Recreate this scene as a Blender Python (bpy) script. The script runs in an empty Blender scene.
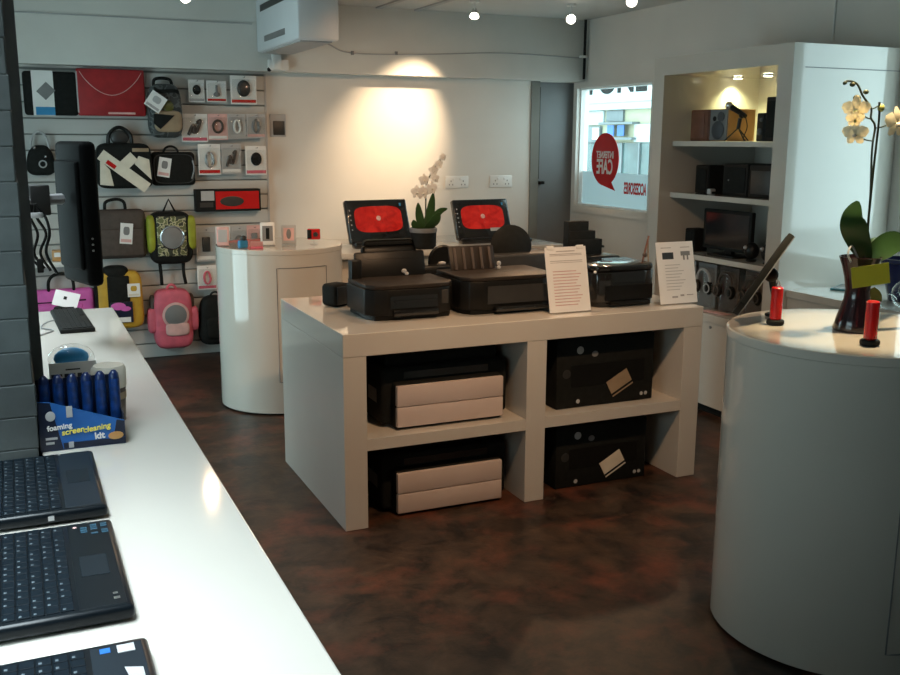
import bpy, bmesh, math, random
from mathutils import Vector, Matrix, Euler
random.seed(7)
PI = math.pi
S = bpy.context.scene
COL = S.collection

# ------------------------------------------------------------------ camera
F, PITCH, YAW, ROLL, EYE = 972.77, .2014, .4210, .005, 1.6
cy_, sy_ = math.cos(YAW), math.sin(YAW)
FWD = Vector((sy_*math.cos(PITCH), cy_*math.cos(PITCH), -math.sin(PITCH)))
R0 = Vector((cy_, -sy_, 0)); U0 = R0.cross(FWD)
RT = R0*math.cos(ROLL) + U0*math.sin(ROLL)
UP = -R0*math.sin(ROLL) + U0*math.cos(ROLL)
CAM = Vector((0, 0, EYE))
cam = bpy.data.cameras.new('camera'); cam.sensor_width = 36; cam.lens = F/900*36
cam.clip_start = .02
co = bpy.data.objects.new('camera', cam); COL.objects.link(co)
co.matrix_world = Matrix(((RT.x, UP.x, -FWD.x, 0), (RT.y, UP.y, -FWD.y, 0), (RT.z, UP.z, -FWD.z, EYE), (0, 0, 0, 1)))
S.camera = co

def at(u, v, ax, val):
    """point of the room seen at photo position (u, v) on the plane ax = val"""
    d = FWD + RT*((u-450)/F) - UP*((v-337.5)/F)
    i = 'xyz'.index(ax)
    return CAM + d*((val-CAM[i])/d[i])

# ------------------------------------------------------------------ materials
def mat(name, col, rough=.5, metal=0, vary=0, scale=20, bump=0, coat=0, emit=None, estr=0, trans=0, col2=None, spec=.5):
    m = bpy.data.materials.new(name); m.use_nodes = True
    nt = m.node_tree; b = nt.nodes['Principled BSDF']
    c = (*col, 1)
    b.inputs['Base Color'].default_value = c
    b.inputs['Roughness'].default_value = rough
    b.inputs['Metallic'].default_value = metal
    b.inputs['Specular IOR Level'].default_value = spec
    if coat:
        b.inputs['Coat Weight'].default_value = coat; b.inputs['Coat Roughness'].default_value = .05
    if vary or bump or col2:
        tc = nt.nodes.new('ShaderNodeTexCoord')
        n = nt.nodes.new('ShaderNodeTexNoise'); n.inputs['Scale'].default_value = scale; n.inputs['Detail'].default_value = 4
        nt.links.new(tc.outputs['Object'], n.inputs['Vector'])
        if vary or col2:
            r = nt.nodes.new('ShaderNodeMix'); r.data_type = 'RGBA'
            a = col2 or tuple(x*(1-vary) for x in col)
            r.inputs[6].default_value = (*a, 1); r.inputs[7].default_value = c
            mr = nt.nodes.new('ShaderNodeMapRange'); mr.inputs[1].default_value = .35; mr.inputs[2].default_value = .65
            nt.links.new(n.outputs['Fac'], mr.inputs[0]); nt.links.new(mr.outputs[0], r.inputs[0])
            nt.links.new(r.outputs[2], b.inputs['Base Color'])
        if bump:
            bp = nt.nodes.new('ShaderNodeBump'); bp.inputs['Strength'].default_value = bump; bp.inputs['Distance'].default_value = .01
            nt.links.new(n.outputs['Fac'], bp.inputs['Height']); nt.links.new(bp.outputs['Normal'], b.inputs['Normal'])
    if emit:
        b.inputs['Emission Color'].default_value = (*emit, 1); b.inputs['Emission Strength'].default_value = estr
    if trans:
        b.inputs['Transmission Weight'].default_value = trans
    return m

def glass_mat(name, tint=(1, 1, 1), gloss=.03):
    m = bpy.data.materials.new(name); m.use_nodes = True
    nt = m.node_tree; nt.nodes.remove(nt.nodes['Principled BSDF'])
    t = nt.nodes.new('ShaderNodeBsdfTransparent'); t.inputs[0].default_value = (*tint, 1)
    g = nt.nodes.new('ShaderNodeBsdfGlossy'); g.inputs['Roughness'].default_value = .03
    lw = nt.nodes.new('ShaderNodeLayerWeight'); lw.inputs[0].default_value = .5
    pw = nt.nodes.new('ShaderNodeMath'); pw.operation = 'POWER'; pw.inputs[1].default_value = 5
    ml = nt.nodes.new('ShaderNodeMath'); ml.operation = 'ADD'; ml.inputs[1].default_value = gloss; ml.use_clamp = True
    nt.links.new(lw.outputs['Facing'], pw.inputs[0]); nt.links.new(pw.outputs[0], ml.inputs[0])
    mx = nt.nodes.new('ShaderNodeMixShader')
    nt.links.new(ml.outputs[0], mx.inputs[0]); nt.links.new(t.outputs[0], mx.inputs[1]); nt.links.new(g.outputs[0], mx.inputs[2])
    nt.links.new(mx.outputs[0], nt.nodes['Material Output'].inputs[0])
    return m

def floor_mat():
    m = bpy.data.materials.new('stained_floor'); m.use_nodes = True
    nt = m.node_tree; b = nt.nodes['Principled BSDF']
    tc = nt.nodes.new('ShaderNodeTexCoord')
    n1 = nt.nodes.new('ShaderNodeTexNoise'); n1.inputs['Scale'].default_value = 6.5; n1.inputs['Detail'].default_value = 8; n1.inputs['Roughness'].default_value = .7; n1.inputs['Distortion'].default_value = .4
    n2 = nt.nodes.new('ShaderNodeTexNoise'); n2.inputs['Scale'].default_value = 3.4; n2.inputs['Detail'].default_value = 9; n2.inputs['Roughness'].default_value = .65
    for n in (n1, n2): nt.links.new(tc.outputs['Object'], n.inputs['Vector'])
    r1 = nt.nodes.new('ShaderNodeValToRGB'); e = r1.color_ramp.elements
    e[0].position = .38; e[0].color = (.011, .008, .0065, 1); e[1].position = .68; e[1].color = (.074, .041, .024, 1)
    r2 = nt.nodes.new('ShaderNodeValToRGB'); e = r2.color_ramp.elements
    e[0].position = .5; e[0].color = (0, 0, 0, 1); e[1].position = .72; e[1].color = (1, 1, 1, 1)
    nt.links.new(n1.outputs['Fac'], r1.inputs[0]); nt.links.new(n2.outputs['Fac'], r2.inputs[0])
    mx = nt.nodes.new('ShaderNodeMix'); mx.data_type = 'RGBA'
    mx.inputs[7].default_value = (.14, .042, .023, 1)
    nt.links.new(r2.outputs[0], mx.inputs[0]); nt.links.new(r1.outputs[0], mx.inputs[6])
    nt.links.new(mx.outputs[2], b.inputs['Base Color'])
    b.inputs['Roughness'].default_value = .42; b.inputs['Specular IOR Level'].default_value = .35
    bp = nt.nodes.new('ShaderNodeBump'); bp.inputs['Strength'].default_value = .25; bp.inputs['Distance'].default_value = .01
    nt.links.new(n1.outputs['Fac'], bp.inputs['Height']); nt.links.new(bp.outputs['Normal'], b.inputs['Normal'])
    return m

def screen_mat():
    m = bpy.data.materials.new('red_screen'); m.use_nodes = True
    nt = m.node_tree; b = nt.nodes['Principled BSDF']
    tc = nt.nodes.new('ShaderNodeTexCoord')
    n = nt.nodes.new('ShaderNodeTexNoise'); n.inputs['Scale'].default_value = 14; n.inputs['Detail'].default_value = 5; n.inputs['Distortion'].default_value = 1
    nt.links.new(tc.outputs['Object'], n.inputs['Vector'])
    r = nt.nodes.new('ShaderNodeValToRGB'); e = r.color_ramp.elements
    e[0].position = .3; e[0].color = (.5, .005, .005, 1); e[1].position = .7; e[1].color = (1, .04, .02, 1)
    nt.links.new(n.outputs['Fac'], r.inputs[0]); nt.links.new(r.outputs[0], b.inputs['Emission Color'])
    b.inputs['Base Color'].default_value = (.02, 0, 0, 1); b.inputs['Emission Strength'].default_value = .45; b.inputs['Roughness'].default_value = .2
    return m

def camo_mat(name, c1, c2, c3, scale=22):
    m = bpy.data.materials.new(name); m.use_nodes = True
    nt = m.node_tree; b = nt.nodes['Principled BSDF']
    tc = nt.nodes.new('ShaderNodeTexCoord')
    n = nt.nodes.new('ShaderNodeTexNoise'); n.inputs['Scale'].default_value = scale; n.inputs['Detail'].default_value = 1.5
    nt.links.new(tc.outputs['Object'], n.inputs['Vector'])
    r = nt.nodes.new('ShaderNodeValToRGB'); r.color_ramp.interpolation = 'CONSTANT'; e = r.color_ramp.elements
    e[0].position = 0; e[0].color = (*c1, 1); e[1].position = .46; e[1].color = (*c2, 1)
    x = e.new(.55); x.color = (*c3, 1)
    nt.links.new(n.outputs['Fac'], r.inputs[0]); nt.links.new(r.outputs[0], b.inputs['Base Color'])
    b.inputs['Roughness'].default_value = .7
    return m

M = dict(
    gloss=mat('white_lacquer', (.57, .535, .48), .055, vary=.03, scale=3, coat=.3),
    wall=mat('painted_wall', (.66, .635, .59), .7, vary=.04, scale=3, bump=.05),
    ceil=mat('painted_ceiling', (.60, .60, .575), .75, vary=.05, scale=4, bump=.05),
    bulk=mat('painted_bulkhead', (.63, .625, .585), .65, vary=.04, scale=5),
    slat=mat('slatwall_laminate', (.50, .50, .48), .45, vary=.05, scale=6),
    slatgap=mat('slatwall_groove', (.20, .21, .20), .6),
    brick=mat('grey_painted_brick', (.062, .072, .073), .65, vary=.2, scale=14, bump=.25, spec=.3),
    post=mat('dark_grey_paint', (.14, .155, .155), .6, vary=.2, scale=10),
    doorg=mat('grey_door', (.17, .18, .185), .55, vary=.1, scale=4),
    doorf=mat('door_frame_olive', (.17, .165, .14), .6, vary=.1, scale=6),
    black=mat('black_plastic', (.007, .007, .0065), .4, spec=.25, vary=.2, scale=30),
    tvblack=mat('television_black', (.003, .0035, .0035), .6, vary=.2, scale=30, spec=.04),
    blackg=mat('black_gloss', (.012, .013, .014), .12, vary=.1, scale=30, coat=.4),
    blackm=mat('black_matt', (.012, .013, .012), .7, vary=.3, scale=40, spec=.15),
    dkgrey=mat('dark_grey_plastic', (.028, .028, .027), .45, vary=.15, scale=25),
    brownblk=mat('brown_black_plastic', (.025, .019, .015), .45, spec=.25, vary=.15, scale=25),
    screenoff=mat('dark_screen', (.01, .012, .014), .08),
    red=mat('red_plastic', (.55, .012, .012), .25, vary=.1, scale=12),
    redfab=mat('red_fabric', (.36, .012, .016), .5, vary=.25, scale=14),
    white=mat('white_paper', (.78, .77, .75), .6, vary=.04, scale=9),
    whitep=mat('white_plastic', (.74, .74, .72), .35, vary=.03, scale=9),
    acw=mat('ac_white', (.66, .69, .71), .4, vary=.03, scale=5),
    tray=mat('pale_tray', (.60, .50, .46), .45, vary=.04, scale=8),
    silver=mat('silver', (.65, .65, .66), .25, 1, vary=.05, scale=9),
    greym=mat('mid_grey', (.2, .2, .2), .5, vary=.1, scale=12),
    lgrey=mat('light_grey', (.42, .42, .42), .5, vary=.08, scale=12),
    blue=mat('blue_card', (.015, .13, .45), .4, vary=.3, scale=9),
    blued=mat('deep_blue', (.006, .018, .08), .3, vary=.3, scale=14),
    bluem=mat('mid_blue', (.008, .045, .20), .3, vary=.6, scale=60),
    cyan=mat('cyan_card', (.03, .25, .5), .4, vary=.1, scale=14),
    navy=mat('navy_card', (.006, .012, .035), .35, vary=.3, scale=12),
    yellow=mat('yellow_fabric', (.55, .33, .03), .6, vary=.15, scale=14),
    yellowt=mat('yellow_ink', (.85, .75, .1), .5, vary=.05, scale=14),
    lime=mat('lime_fabric', (.30, .33, .02), .6, vary=.2, scale=14),
    limecard=mat('lime_card', (.33, .36, .03), .45, vary=.08, scale=14),
    pink=mat('pink_fabric', (.72, .13, .50), .6, vary=.15, scale=14),
    coral=mat('coral_fabric', (.70, .13, .19), .6, vary=.2, scale=16),
    rose=mat('pale_pink', (.75, .45, .42), .6, vary=.2, scale=14),
    brown=mat('brown_fabric', (.075, .055, .045), .75, vary=.25, scale=30),
    tan=mat('tan_fabric', (.33, .24, .15), .7, vary=.15, scale=14),
    olive=mat('olive_gloss', (.12, .12, .03), .25, vary=.3, scale=10),
    cream=mat('cream_card', (.72, .65, .53), .6, vary=.1, scale=16),
    creamtub=mat('cream_lid', (.70, .64, .54), .5, vary=.06, scale=9),
    darkbrown=mat('dark_brown', (.08, .05, .035), .5, vary=.15, scale=12),
    wood=mat('orange_wood', (.55, .28, .09), .4, vary=.2, scale=12),
    woodred=mat('red_brown_wood', (.22, .085, .05), .45, vary=.25, scale=12),
    cone=mat('speaker_cone', (.06, .065, .075), .5, vary=.1, scale=12),
    leaf=mat('orchid_leaf', (.035, .085, .025), .35, vary=.3, scale=10, spec=.4),
    stem=mat('orchid_stem', (.035, .045, .02), .5, vary=.2, scale=12),
    bud=mat('orchid_bud', (.35, .36, .10), .5, vary=.15, scale=12),
    budd=mat('orchid_dark_bud', (.07, .08, .035), .5, vary=.2, scale=12),
    vase=mat('plum_vase', (.022, .010, .014), .18, vary=.2, scale=9, coat=.3),
    navypot=mat('navy_pot', (.012, .018, .08), .25, vary=.1, scale=9),
    camo=camo_mat('green_camo', (.03, .035, .02), (.42, .40, .24), (.12, .13, .05), 30),
    camo2=camo_mat('grey_camo', (.025, .03, .03), (.10, .11, .11), (.045, .05, .05), 20),
    emit=mat('lamp_lens', (1, 1, 1), .3, emit=(1, .9, .72), estr=14),
    emitg=mat('downlight_lens', (1, 1, 1), .3, emit=(1, 1, .75), estr=5),
    redscreen=screen_mat(),
    facade=mat('facade_white', (.40, .46, .47), .7, vary=.03, scale=2),
    facadec=mat('facade_cream', (.36, .36, .25), .7, vary=.05, scale=3),
    facadeg=mat('facade_grey', (.14, .17, .18), .6, vary=.1, scale=3),
    facaded=mat('facade_glass', (.07, .12, .12), .2, vary=.5, scale=3),
    asphalt=mat('pavement', (.50, .51, .51), .8, vary=.2, scale=3),
    teal=mat('teal_metal', (.02, .16, .20), .3, vary=.1, scale=10),
    key=mat('laptop_key', (.004, .0085, .013), .5, vary=.1, scale=30, spec=.08),
    lapbase=mat('laptop_shell', (.004, .0065, .009), .3, vary=.15, scale=20, spec=.2),
    palm=mat('laptop_palm_rest', (.012, .018, .024), .45, vary=.1, scale=10, spec=.12),
    pad=mat('touchpad', (.010, .015, .019), .5, spec=.1, vary=.05),
    sticker=mat('laptop_sticker', (.02, .075, .12), .4, vary=.2, scale=60),
    keymark=mat('key_legend', (.10, .13, .15), .5, vary=.2, scale=40),
    print=mat('grey_print', (.42, .40, .39), .6, vary=.2, scale=40),
    printr=mat('pink_print', (.62, .40, .38), .6, vary=.2, scale=40),
    pane=glass_mat('window_glass'),
    acrylic=glass_mat('clear_plastic', (.96, .97, .97), .04),
)
def frost():
    m = bpy.data.materials.new('frosted_film'); m.use_nodes = True
    nt = m.node_tree; nt.nodes.remove(nt.nodes['Principled BSDF'])
    t = nt.nodes.new('ShaderNodeBsdfTranslucent'); t.inputs[0].default_value = (.42, .46, .47, 1)
    d = nt.nodes.new('ShaderNodeBsdfDiffuse'); d.inputs[0].default_value = (.8, .82, .82, 1)
    mx = nt.nodes.new('ShaderNodeMixShader'); mx.inputs[0].default_value = .25
    nt.links.new(t.outputs[0], mx.inputs[1]); nt.links.new(d.outputs[0], mx.inputs[2])
    nt.links.new(mx.outputs[0], nt.nodes['Material Output'].inputs[0])
    return m
M['frost'] = frost()
def petal_mat(name, col):
    m = bpy.data.materials.new(name); m.use_nodes = True
    nt = m.node_tree; b = nt.nodes['Principled BSDF']; b.inputs['Base Color'].default_value = (*col, 1); b.inputs['Roughness'].default_value = .55
    t = nt.nodes.new('ShaderNodeBsdfTranslucent'); t.inputs[0].default_value = (*col, 1)
    tc = nt.nodes.new('ShaderNodeTexCoord'); n = nt.nodes.new('ShaderNodeTexNoise'); n.inputs['Scale'].default_value = 60
    mr = nt.nodes.new('ShaderNodeMapRange'); mr.inputs[3].default_value = .35; mr.inputs[4].default_value = .55
    nt.links.new(tc.outputs['Object'], n.inputs['Vector']); nt.links.new(n.outputs['Fac'], mr.inputs[0])
    mx = nt.nodes.new('ShaderNodeMixShader'); nt.links.new(mr.outputs[0], mx.inputs[0])
    nt.links.new(b.outputs[0], mx.inputs[1]); nt.links.new(t.outputs[0], mx.inputs[2]); nt.links.new(mx.outputs[0], nt.nodes['Material Output'].inputs[0])
    return m
M['petal'] = petal_mat('orchid_petal_cream', (.92, .86, .68)); M['petalw'] = petal_mat('orchid_petal_white', (.90, .88, .84))
M['floor'] = floor_mat()

# ------------------------------------------------------------------ shapes
def box(x0, x1, y0, y1, z0, z1, bev=0, seg=2):
    bm = bmesh.new()
    bmesh.ops.create_cube(bm, size=1)
    bmesh.ops.transform(bm, matrix=Matrix.Translation(((x0+x1)/2, (y0+y1)/2, (z0+z1)/2)) @ Matrix.Diagonal((abs(x1-x0), abs(y1-y0), abs(z1-z0), 1)), verts=bm.verts)
    if bev:
        bmesh.ops.bevel(bm, geom=bm.edges[:], offset=bev, segments=seg, affect='EDGES', profile=.5)
    return bm

def lathe(prof, seg=32, c=(0, 0, 0), sx=1, sy=1):
    bm = bmesh.new(); rings = []
    for r, z in prof:
        if r < 1e-6: rings.append([bm.verts.new((c[0], c[1], c[2]+z))])
        else: rings.append([bm.verts.new((c[0]+sx*r*math.cos(2*PI*i/seg), c[1]+sy*r*math.sin(2*PI*i/seg), c[2]+z)) for i in range(seg)])
    for a, b in zip(rings, rings[1:]):
        for i in range(seg):
            j = (i+1) % seg
            vs = [a[i % len(a)], a[j % len(a)], b[j % len(b)], b[i % len(b)]]
            u = []
            for v in vs:
                if v not in u: u.append(v)
            if len(u) > 2: bm.faces.new(u)
    bmesh.ops.recalc_face_normals(bm, faces=bm.faces)
    return bm

def cyl(r, z0, z1, c=(0, 0, 0), seg=32, bev=0):
    b = min(bev, r*.5)
    p = [(0, z0), (r-b, z0), (r, z0+b), (r, z1-b), (r-b, z1), (0, z1)] if b else [(0, z0), (r, z0), (r, z1), (0, z1)]
    return lathe(p, seg, c)

def tube(pts, r, seg=8, closed=False, r1=None):
    bm = bmesh.new(); P = [Vector(p) for p in pts]; n = len(P); rings = []
    up = None
    for i, p in enumerate(P):
        a = P[i-1] if (i or closed) else p; b = P[(i+1) % n] if (i < n-1 or closed) else p
        t = (b-a).normalized()
        if up is None: up = Vector((0, 0, 1)) if abs(t.z) < .9 else Vector((1, 0, 0))
        s = t.cross(up).normalized(); up = s.cross(t).normalized()
        rr = r if r1 is None else r+(r1-r)*i/(n-1)
        rings.append([bm.verts.new(p + (s*math.cos(2*PI*k/seg)+up*math.sin(2*PI*k/seg))*rr) for k in range(seg)])
    m = n if closed else n-1
    for i in range(m):
        a, b = rings[i], rings[(i+1) % n]
        for k in range(seg): bm.faces.new((a[k], a[(k+1) % seg], b[(k+1) % seg], b[k]))
    if not closed:
        bm.faces.new(rings[0][::-1]); bm.faces.new(rings[-1])
    bmesh.ops.recalc_face_normals(bm, faces=bm.faces)
    return bm

def arc(c, rx, rz, a0, a1, n=14, y=0):
    return [(c[0]+rx*math.cos(a0+(a1-a0)*i/(n-1)), y, c[1]+rz*math.sin(a0+(a1-a0)*i/(n-1))) for i in range(n)]

def prism(poly, a, b, axis='z', bev=0):
    """extrude a 2D polygon; axis z: (x,y), axis y: (x,z), axis x: (y,z)"""
    bm = bmesh.new()
    f = {'z': lambda p, t: (p[0], p[1], t), 'y': lambda p, t: (p[0], t, p[1]), 'x': lambda p, t: (t, p[0], p[1])}[axis]
    lo = [bm.verts.new(f(p, a)) for p in poly]; hi = [bm.verts.new(f(p, b)) for p in poly]
    n = len(poly)
    bm.faces.new(lo); bm.faces.new(hi)
    for i in range(n): bm.faces.new((lo[i], lo[(i+1) % n], hi[(i+1) % n], hi[i]))
    bmesh.ops.recalc_face_normals(bm, faces=bm.faces)
    if bev: bmesh.ops.bevel(bm, geom=bm.edges[:], offset=bev, segments=2, affect='EDGES', profile=.5)
    return bm

def ball(c, r, sx=1, sy=1, sz=1, seg=16):
    bm = bmesh.new(); bmesh.ops.create_uvsphere(bm, u_segments=seg, v_segments=max(6, seg//2), radius=r)
    bmesh.ops.transform(bm, matrix=Matrix.Translation(c) @ Matrix.Diagonal((sx, sy, sz, 1)), verts=bm.verts)
    return bm

def soft(w, d, h, p=4, n=24, m=14, taper=0, c=(0, 0, 0)):
    """a stuffed pillow-like block: superellipsoid w wide (x), d deep (y), h tall (z), base at z=0"""
    bm = bmesh.new(); rings = []
    e = 2/p
    f = lambda t, k: math.copysign(abs(t)**k, t)
    for j in range(1, m):
        ph = -PI/2+PI*j/m; ring = []
        for i in range(n):
            th = 2*PI*i/n
            z = f(math.sin(ph), e)
            k = 1-taper*(z+1)/2
            ring.append(bm.verts.new((c[0]+w/2*k*f(math.cos(ph), e)*f(math.cos(th), e), c[1]+d/2*f(math.cos(ph), e)*f(math.sin(th), e), c[2]+h/2*(z+1))))
        rings.append(ring)
    for a, b in zip(rings, rings[1:]):
        for i in range(n): bm.faces.new((a[i], a[(i+1) % n], b[(i+1) % n], b[i]))
    bm.faces.new(rings[0][::-1]); bm.faces.new(rings[-1])
    bmesh.ops.recalc_face_normals(bm, faces=bm.faces)
    return bm

def xf(bm, loc=(0, 0, 0), rot=(0, 0, 0), sc=(1, 1, 1)):
    bmesh.ops.transform(bm, matrix=Matrix.Translation(loc) @ Euler(rot).to_matrix().to_4x4() @ Matrix.Diagonal((*sc, 1)), verts=bm.verts)
    return bm

def join(bms):
    if not isinstance(bms, (list, tuple)): return bms
    out = bms[0]
    for b in bms[1:]:
        me = bpy.data.meshes.new('t'); b.to_mesh(me); out.from_mesh(me); bpy.data.meshes.remove(me); b.free()
    return out

def part(name, bms, m, parent=None, smooth=True, label=None):
    bm = join(bms)
    me = bpy.data.meshes.new(name); bm.to_mesh(me); bm.free()
    me.materials.append(M[m] if isinstance(m, str) else m)
    if smooth:
        for p in me.polygons: p.use_smooth = True
        try: me.set_sharp_from_angle(angle=math.radians(35))
        except Exception: pass
    o = bpy.data.objects.new(name, me); COL.objects.link(o)
    if parent: o.parent = parent
    if label: o['label'] = label
    return o

def thing(name, label, cat, loc=(0, 0, 0), rz=0, group=None, rot=None):
    o = bpy.data.objects.new(name, None); COL.objects.link(o)
    o.empty_display_size = .05
    o.location = loc; o.rotation_euler = rot or (0, 0, rz)
    o['label'] = label; o['category'] = cat
    if group: o['group'] = group
    return o

def struct(name, bms, m, parent=None, smooth=False):
    o = part(name, bms, m, parent, smooth)
    if not parent: o['kind'] = 'structure'
    return o

def dup(root, loc, rz=None, label=None):
    r = root.copy(); COL.objects.link(r); r.location = loc
    if rz is not None: r.rotation_euler = (0, 0, rz)
    if label: r['label'] = label
    for ch in list(root.children):
        c = ch.copy(); COL.objects.link(c); c.parent = r
        for g in list(ch.children):
            d = g.copy(); COL.objects.link(d); d.parent = c
    return r

def text(name, s, size, m, parent, mtx, extrude=.0008, mirror=False, shear=0, align='CENTER', bold=0, sx=1):
    cu = bpy.data.curves.new(name, 'FONT'); cu.body = s; cu.size = size; cu.extrude = extrude
    cu.align_x = align; cu.align_y = 'CENTER'; cu.shear = shear; cu.offset = bold
    t = bpy.data.objects.new(name, cu); COL.objects.link(t)
    dg = bpy.context.evaluated_depsgraph_get()
    me = bpy.data.meshes.new_from_object(t.evaluated_get(dg))
    bpy.data.objects.remove(t)
    me.transform(mtx @ Matrix.Diagonal((-sx if mirror else sx, 1, 1, 1)))
    if mirror: me.flip_normals()
    me.materials.clear(); me.materials.append(M[m])
    o = bpy.data.objects.new(name, me); COL.objects.link(o); o.parent = parent
    return o

def leaf(pts, w, th=.002, prof=None, side=(1, 0, 0)):
    """a blade along pts, folded slightly along its midrib"""
    bm = bmesh.new(); n = len(pts); rows = []
    for i, p in enumerate(pts):
        p = Vector(p); t = (Vector(pts[min(i+1, n-1)])-Vector(pts[max(i-1, 0)])).normalized()
        s = Vector(side); s = (s-t*s.dot(t)).normalized(); nn = t.cross(s)
        k = prof[i] if prof else math.sin(PI*(.06+.93*i/(n-1)))**.6
        rows.append([bm.verts.new(p+s*w/2*k+nn*w*.10*k), bm.verts.new(p), bm.verts.new(p-s*w/2*k+nn*w*.10*k)])
    for a, b in zip(rows, rows[1:]):
        bm.faces.new((a[0], a[1], b[1], b[0])); bm.faces.new((a[1], a[2], b[2], b[1]))
    bmesh.ops.recalc_face_normals(bm, faces=bm.faces)
    bmesh.ops.solidify(bm, geom=bm.faces[:], thickness=th)
    return bm

def curve(pts, n=16):
    """Catmull-Rom through pts"""
    P = [Vector(p) for p in pts]; P = [2*P[0]-P[1]]+P+[2*P[-1]-P[-2]]; out = []
    for i in range(1, len(P)-2):
        for k in range(n if i < len(P)-3 else n+1):
            t = k/n; a, b, c, d = P[i-1:i+3]
            out.append(.5*((2*b)+(c-a)*t+(2*a-5*b+4*c-d)*t*t+(3*b-a-3*c+d)*t**3))
    return out

# ------------------------------------------------------------------ room shell
XL, XR, YF, YB, ZC = -.75, 4.45, -1.6, 7.35, 2.565
struct('floor', box(XL-.2, XR+.2, YF-.2, YB+.2, -.1, 0), 'floor')
struct('ceiling', box(XL-.2, XR+.2, YF-.2, YB+.2, ZC, ZC+.12), 'ceil')
struct('wall_back', box(XL-.2, 4.02, YB, YB+.15, 0, ZC), 'wall')
struct('wall_pier', box(4.02, XR+.2, YB, YB+.15, 2.07, ZC), 'wall')
def wall_with_holes(name, axis, a, b, span, holes, m):
    """wall slab between a and b on axis, spanning span, holes = (s0, s1, z0, z1) sorted along the span"""
    bms = []; s = span[0]
    mk = (lambda s0, s1, z0, z1: box(a, b, s0, s1, z0, z1)) if axis == 'x' else (lambda s0, s1, z0, z1: box(s0, s1, a, b, z0, z1))
    for s0, s1, z0, z1 in holes:
        bms.append(mk(s, s0, 0, ZC))
        if z0 > 0: bms.append(mk(s0, s1, 0, z0))
        bms.append(mk(s0, s1, z1, ZC)); s = s1
    bms.append(mk(s, span[1], 0, ZC))
    return struct(name, bms, m)
W1 = (6.225, 7.29, 1.05, 2.022)      # window at the back of the right wall
W2 = (3.1, 3.9, .86, 2.3)           # window over the right ledge
W3 = (.5, 2.35, .95, 1.60)         # unseen shop window left, put in for daylight on the counter
W5 = (4.95, 6.25, .15, 2.2)         # unseen glazed door left beyond the counter, added for light and reflection
wall_with_holes('wall_right', 'x', XR, XR+.10, (YF-.2, YB+.2), [W2, W1], 'wall')
wall_with_holes('wall_left', 'x', XL-.15, XL, (YF-.2, YB+.2), [W3, W5], 'brick')
wall_with_holes('wall_front', 'y', YF-.15, YF, (XL, XR), [], 'brick')

def window(name, axis, p, h, out, fr=.045):
    """glazed frame in the hole h of the wall whose inner face is at p; out = +1/-1 outward"""
    s0, s1, z0, z1 = h
    q0, q1 = sorted((p+out*.015, p+out*.09))
    mk = (lambda a, b, c, d, y0=q0, y1=q1: box(y0, y1, a, b, c, d)) if axis == 'x' else (lambda a, b, c, d, y0=q0, y1=q1: box(a, b, y0, y1, c, d))
    w = struct(name, [mk(s0, s1, z0, z0+fr), mk(s0, s1, z1-fr, z1), mk(s0, s0+fr, z0+fr, z1-fr), mk(s1-fr, s1, z0+fr, z1-fr)], 'whitep')
    g = p+out*.06
    struct('window_pane', mk(s0+fr, s1-fr, z0+fr, z1-fr, g-.003, g+.003), 'pane', w)
    return w
win = window('window_1', 'x', XR, W1, 1, .012)
window('window_2', 'x', XR, W2, 1)
window('window_3', 'x', XL, W3, -1)
window('window_4', 'x', XL, W5, -1)
# casing round the back window
casing = struct('trim_1', [box(XR-.02, XR, 6.16, 7.345, 2.022, 2.073), box(XR-.02, XR, 6.16, 7.345, .99, 1.05), box(XR-.02, XR, 6.16, 6.225, 1.05, 2.022), box(XR-.02, XR, 7.29, 7.345, 1.05, 2.022)], 'wall')
# writing and film on the back window
gx = XR+.055
struct('frosted_film', box(gx-.003, gx, 6.24, 7.275, 1.063, 1.335), 'frost', win)
def on_window(y, z): return Matrix(((0, 0, -1, gx-.007), (-1, 0, 0, y), (0, 1, 0, z), (0, 0, 0, 1)))
bub = prism([(6.935+.205*math.cos(a), 1.44+.215*math.sin(a)) for a in [2*PI*i/40 for i in range(40)] if not (4.05 < a < 4.75)][:0] +
            [(6.935+.205*math.cos(a), 1.44+.215*math.sin(a)) for a in [(-.95*PI/2+2*PI*i/40) for i in range(37)]] + [(6.77, 1.19)], gx-.006, gx-.004, 'x')
bo = part('cafe_sticker', bub, 'red', win, False)
text('lettering', 'INTERNET', .078, 'whitep', bo, on_window(6.935, 1.475), mirror=True, bold=.002, sx=.72)
text('lettering', 'CAFE', .165, 'whitep', bo, on_window(6.935, 1.375), mirror=True, bold=.004, sx=.62)
text('accessories_lettering', 'ACCESSORIES', .125, 'red', win, on_window(6.49, 1.215), mirror=True, bold=.004, sx=.40)

# bulkhead along the back wall
bk = struct('trim_2', [box(XL, XR, 7.2, YB, 2.075, ZC)], 'bulk')
struct('trim_3', [box(XL, 1.66, 7.19, 7.2, 2.392, 2.40)], 'lgrey')
struct('trim_4', [box(2.60, 2.64, 5.0, 7.2, ZC-.012, ZC)], 'lgrey')
struct('trim_5', [box(2.91, 2.95, 4.8, 7.2, ZC-.012, ZC)], 'lgrey')
# grey door in the back right corner
dr = struct('door_1', [box(4.10, XR, YB+.03, YB+.07, 0, 2.07)], 'doorg')
struct('door_frame', [box(4.02, 4.10, YB-.012, YB+.1, 0, 2.075)], 'doorf', dr)
struct('door_stop', [box(4.108, 4.122, YB+.018, YB+.03, 1.27, 2.03)], 'blackm', dr)
struct('door_handle', [box(4.11, 4.16, YB-.02, YB+.03, 1.225, 1.25, .004)], 'blackm', dr)

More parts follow.
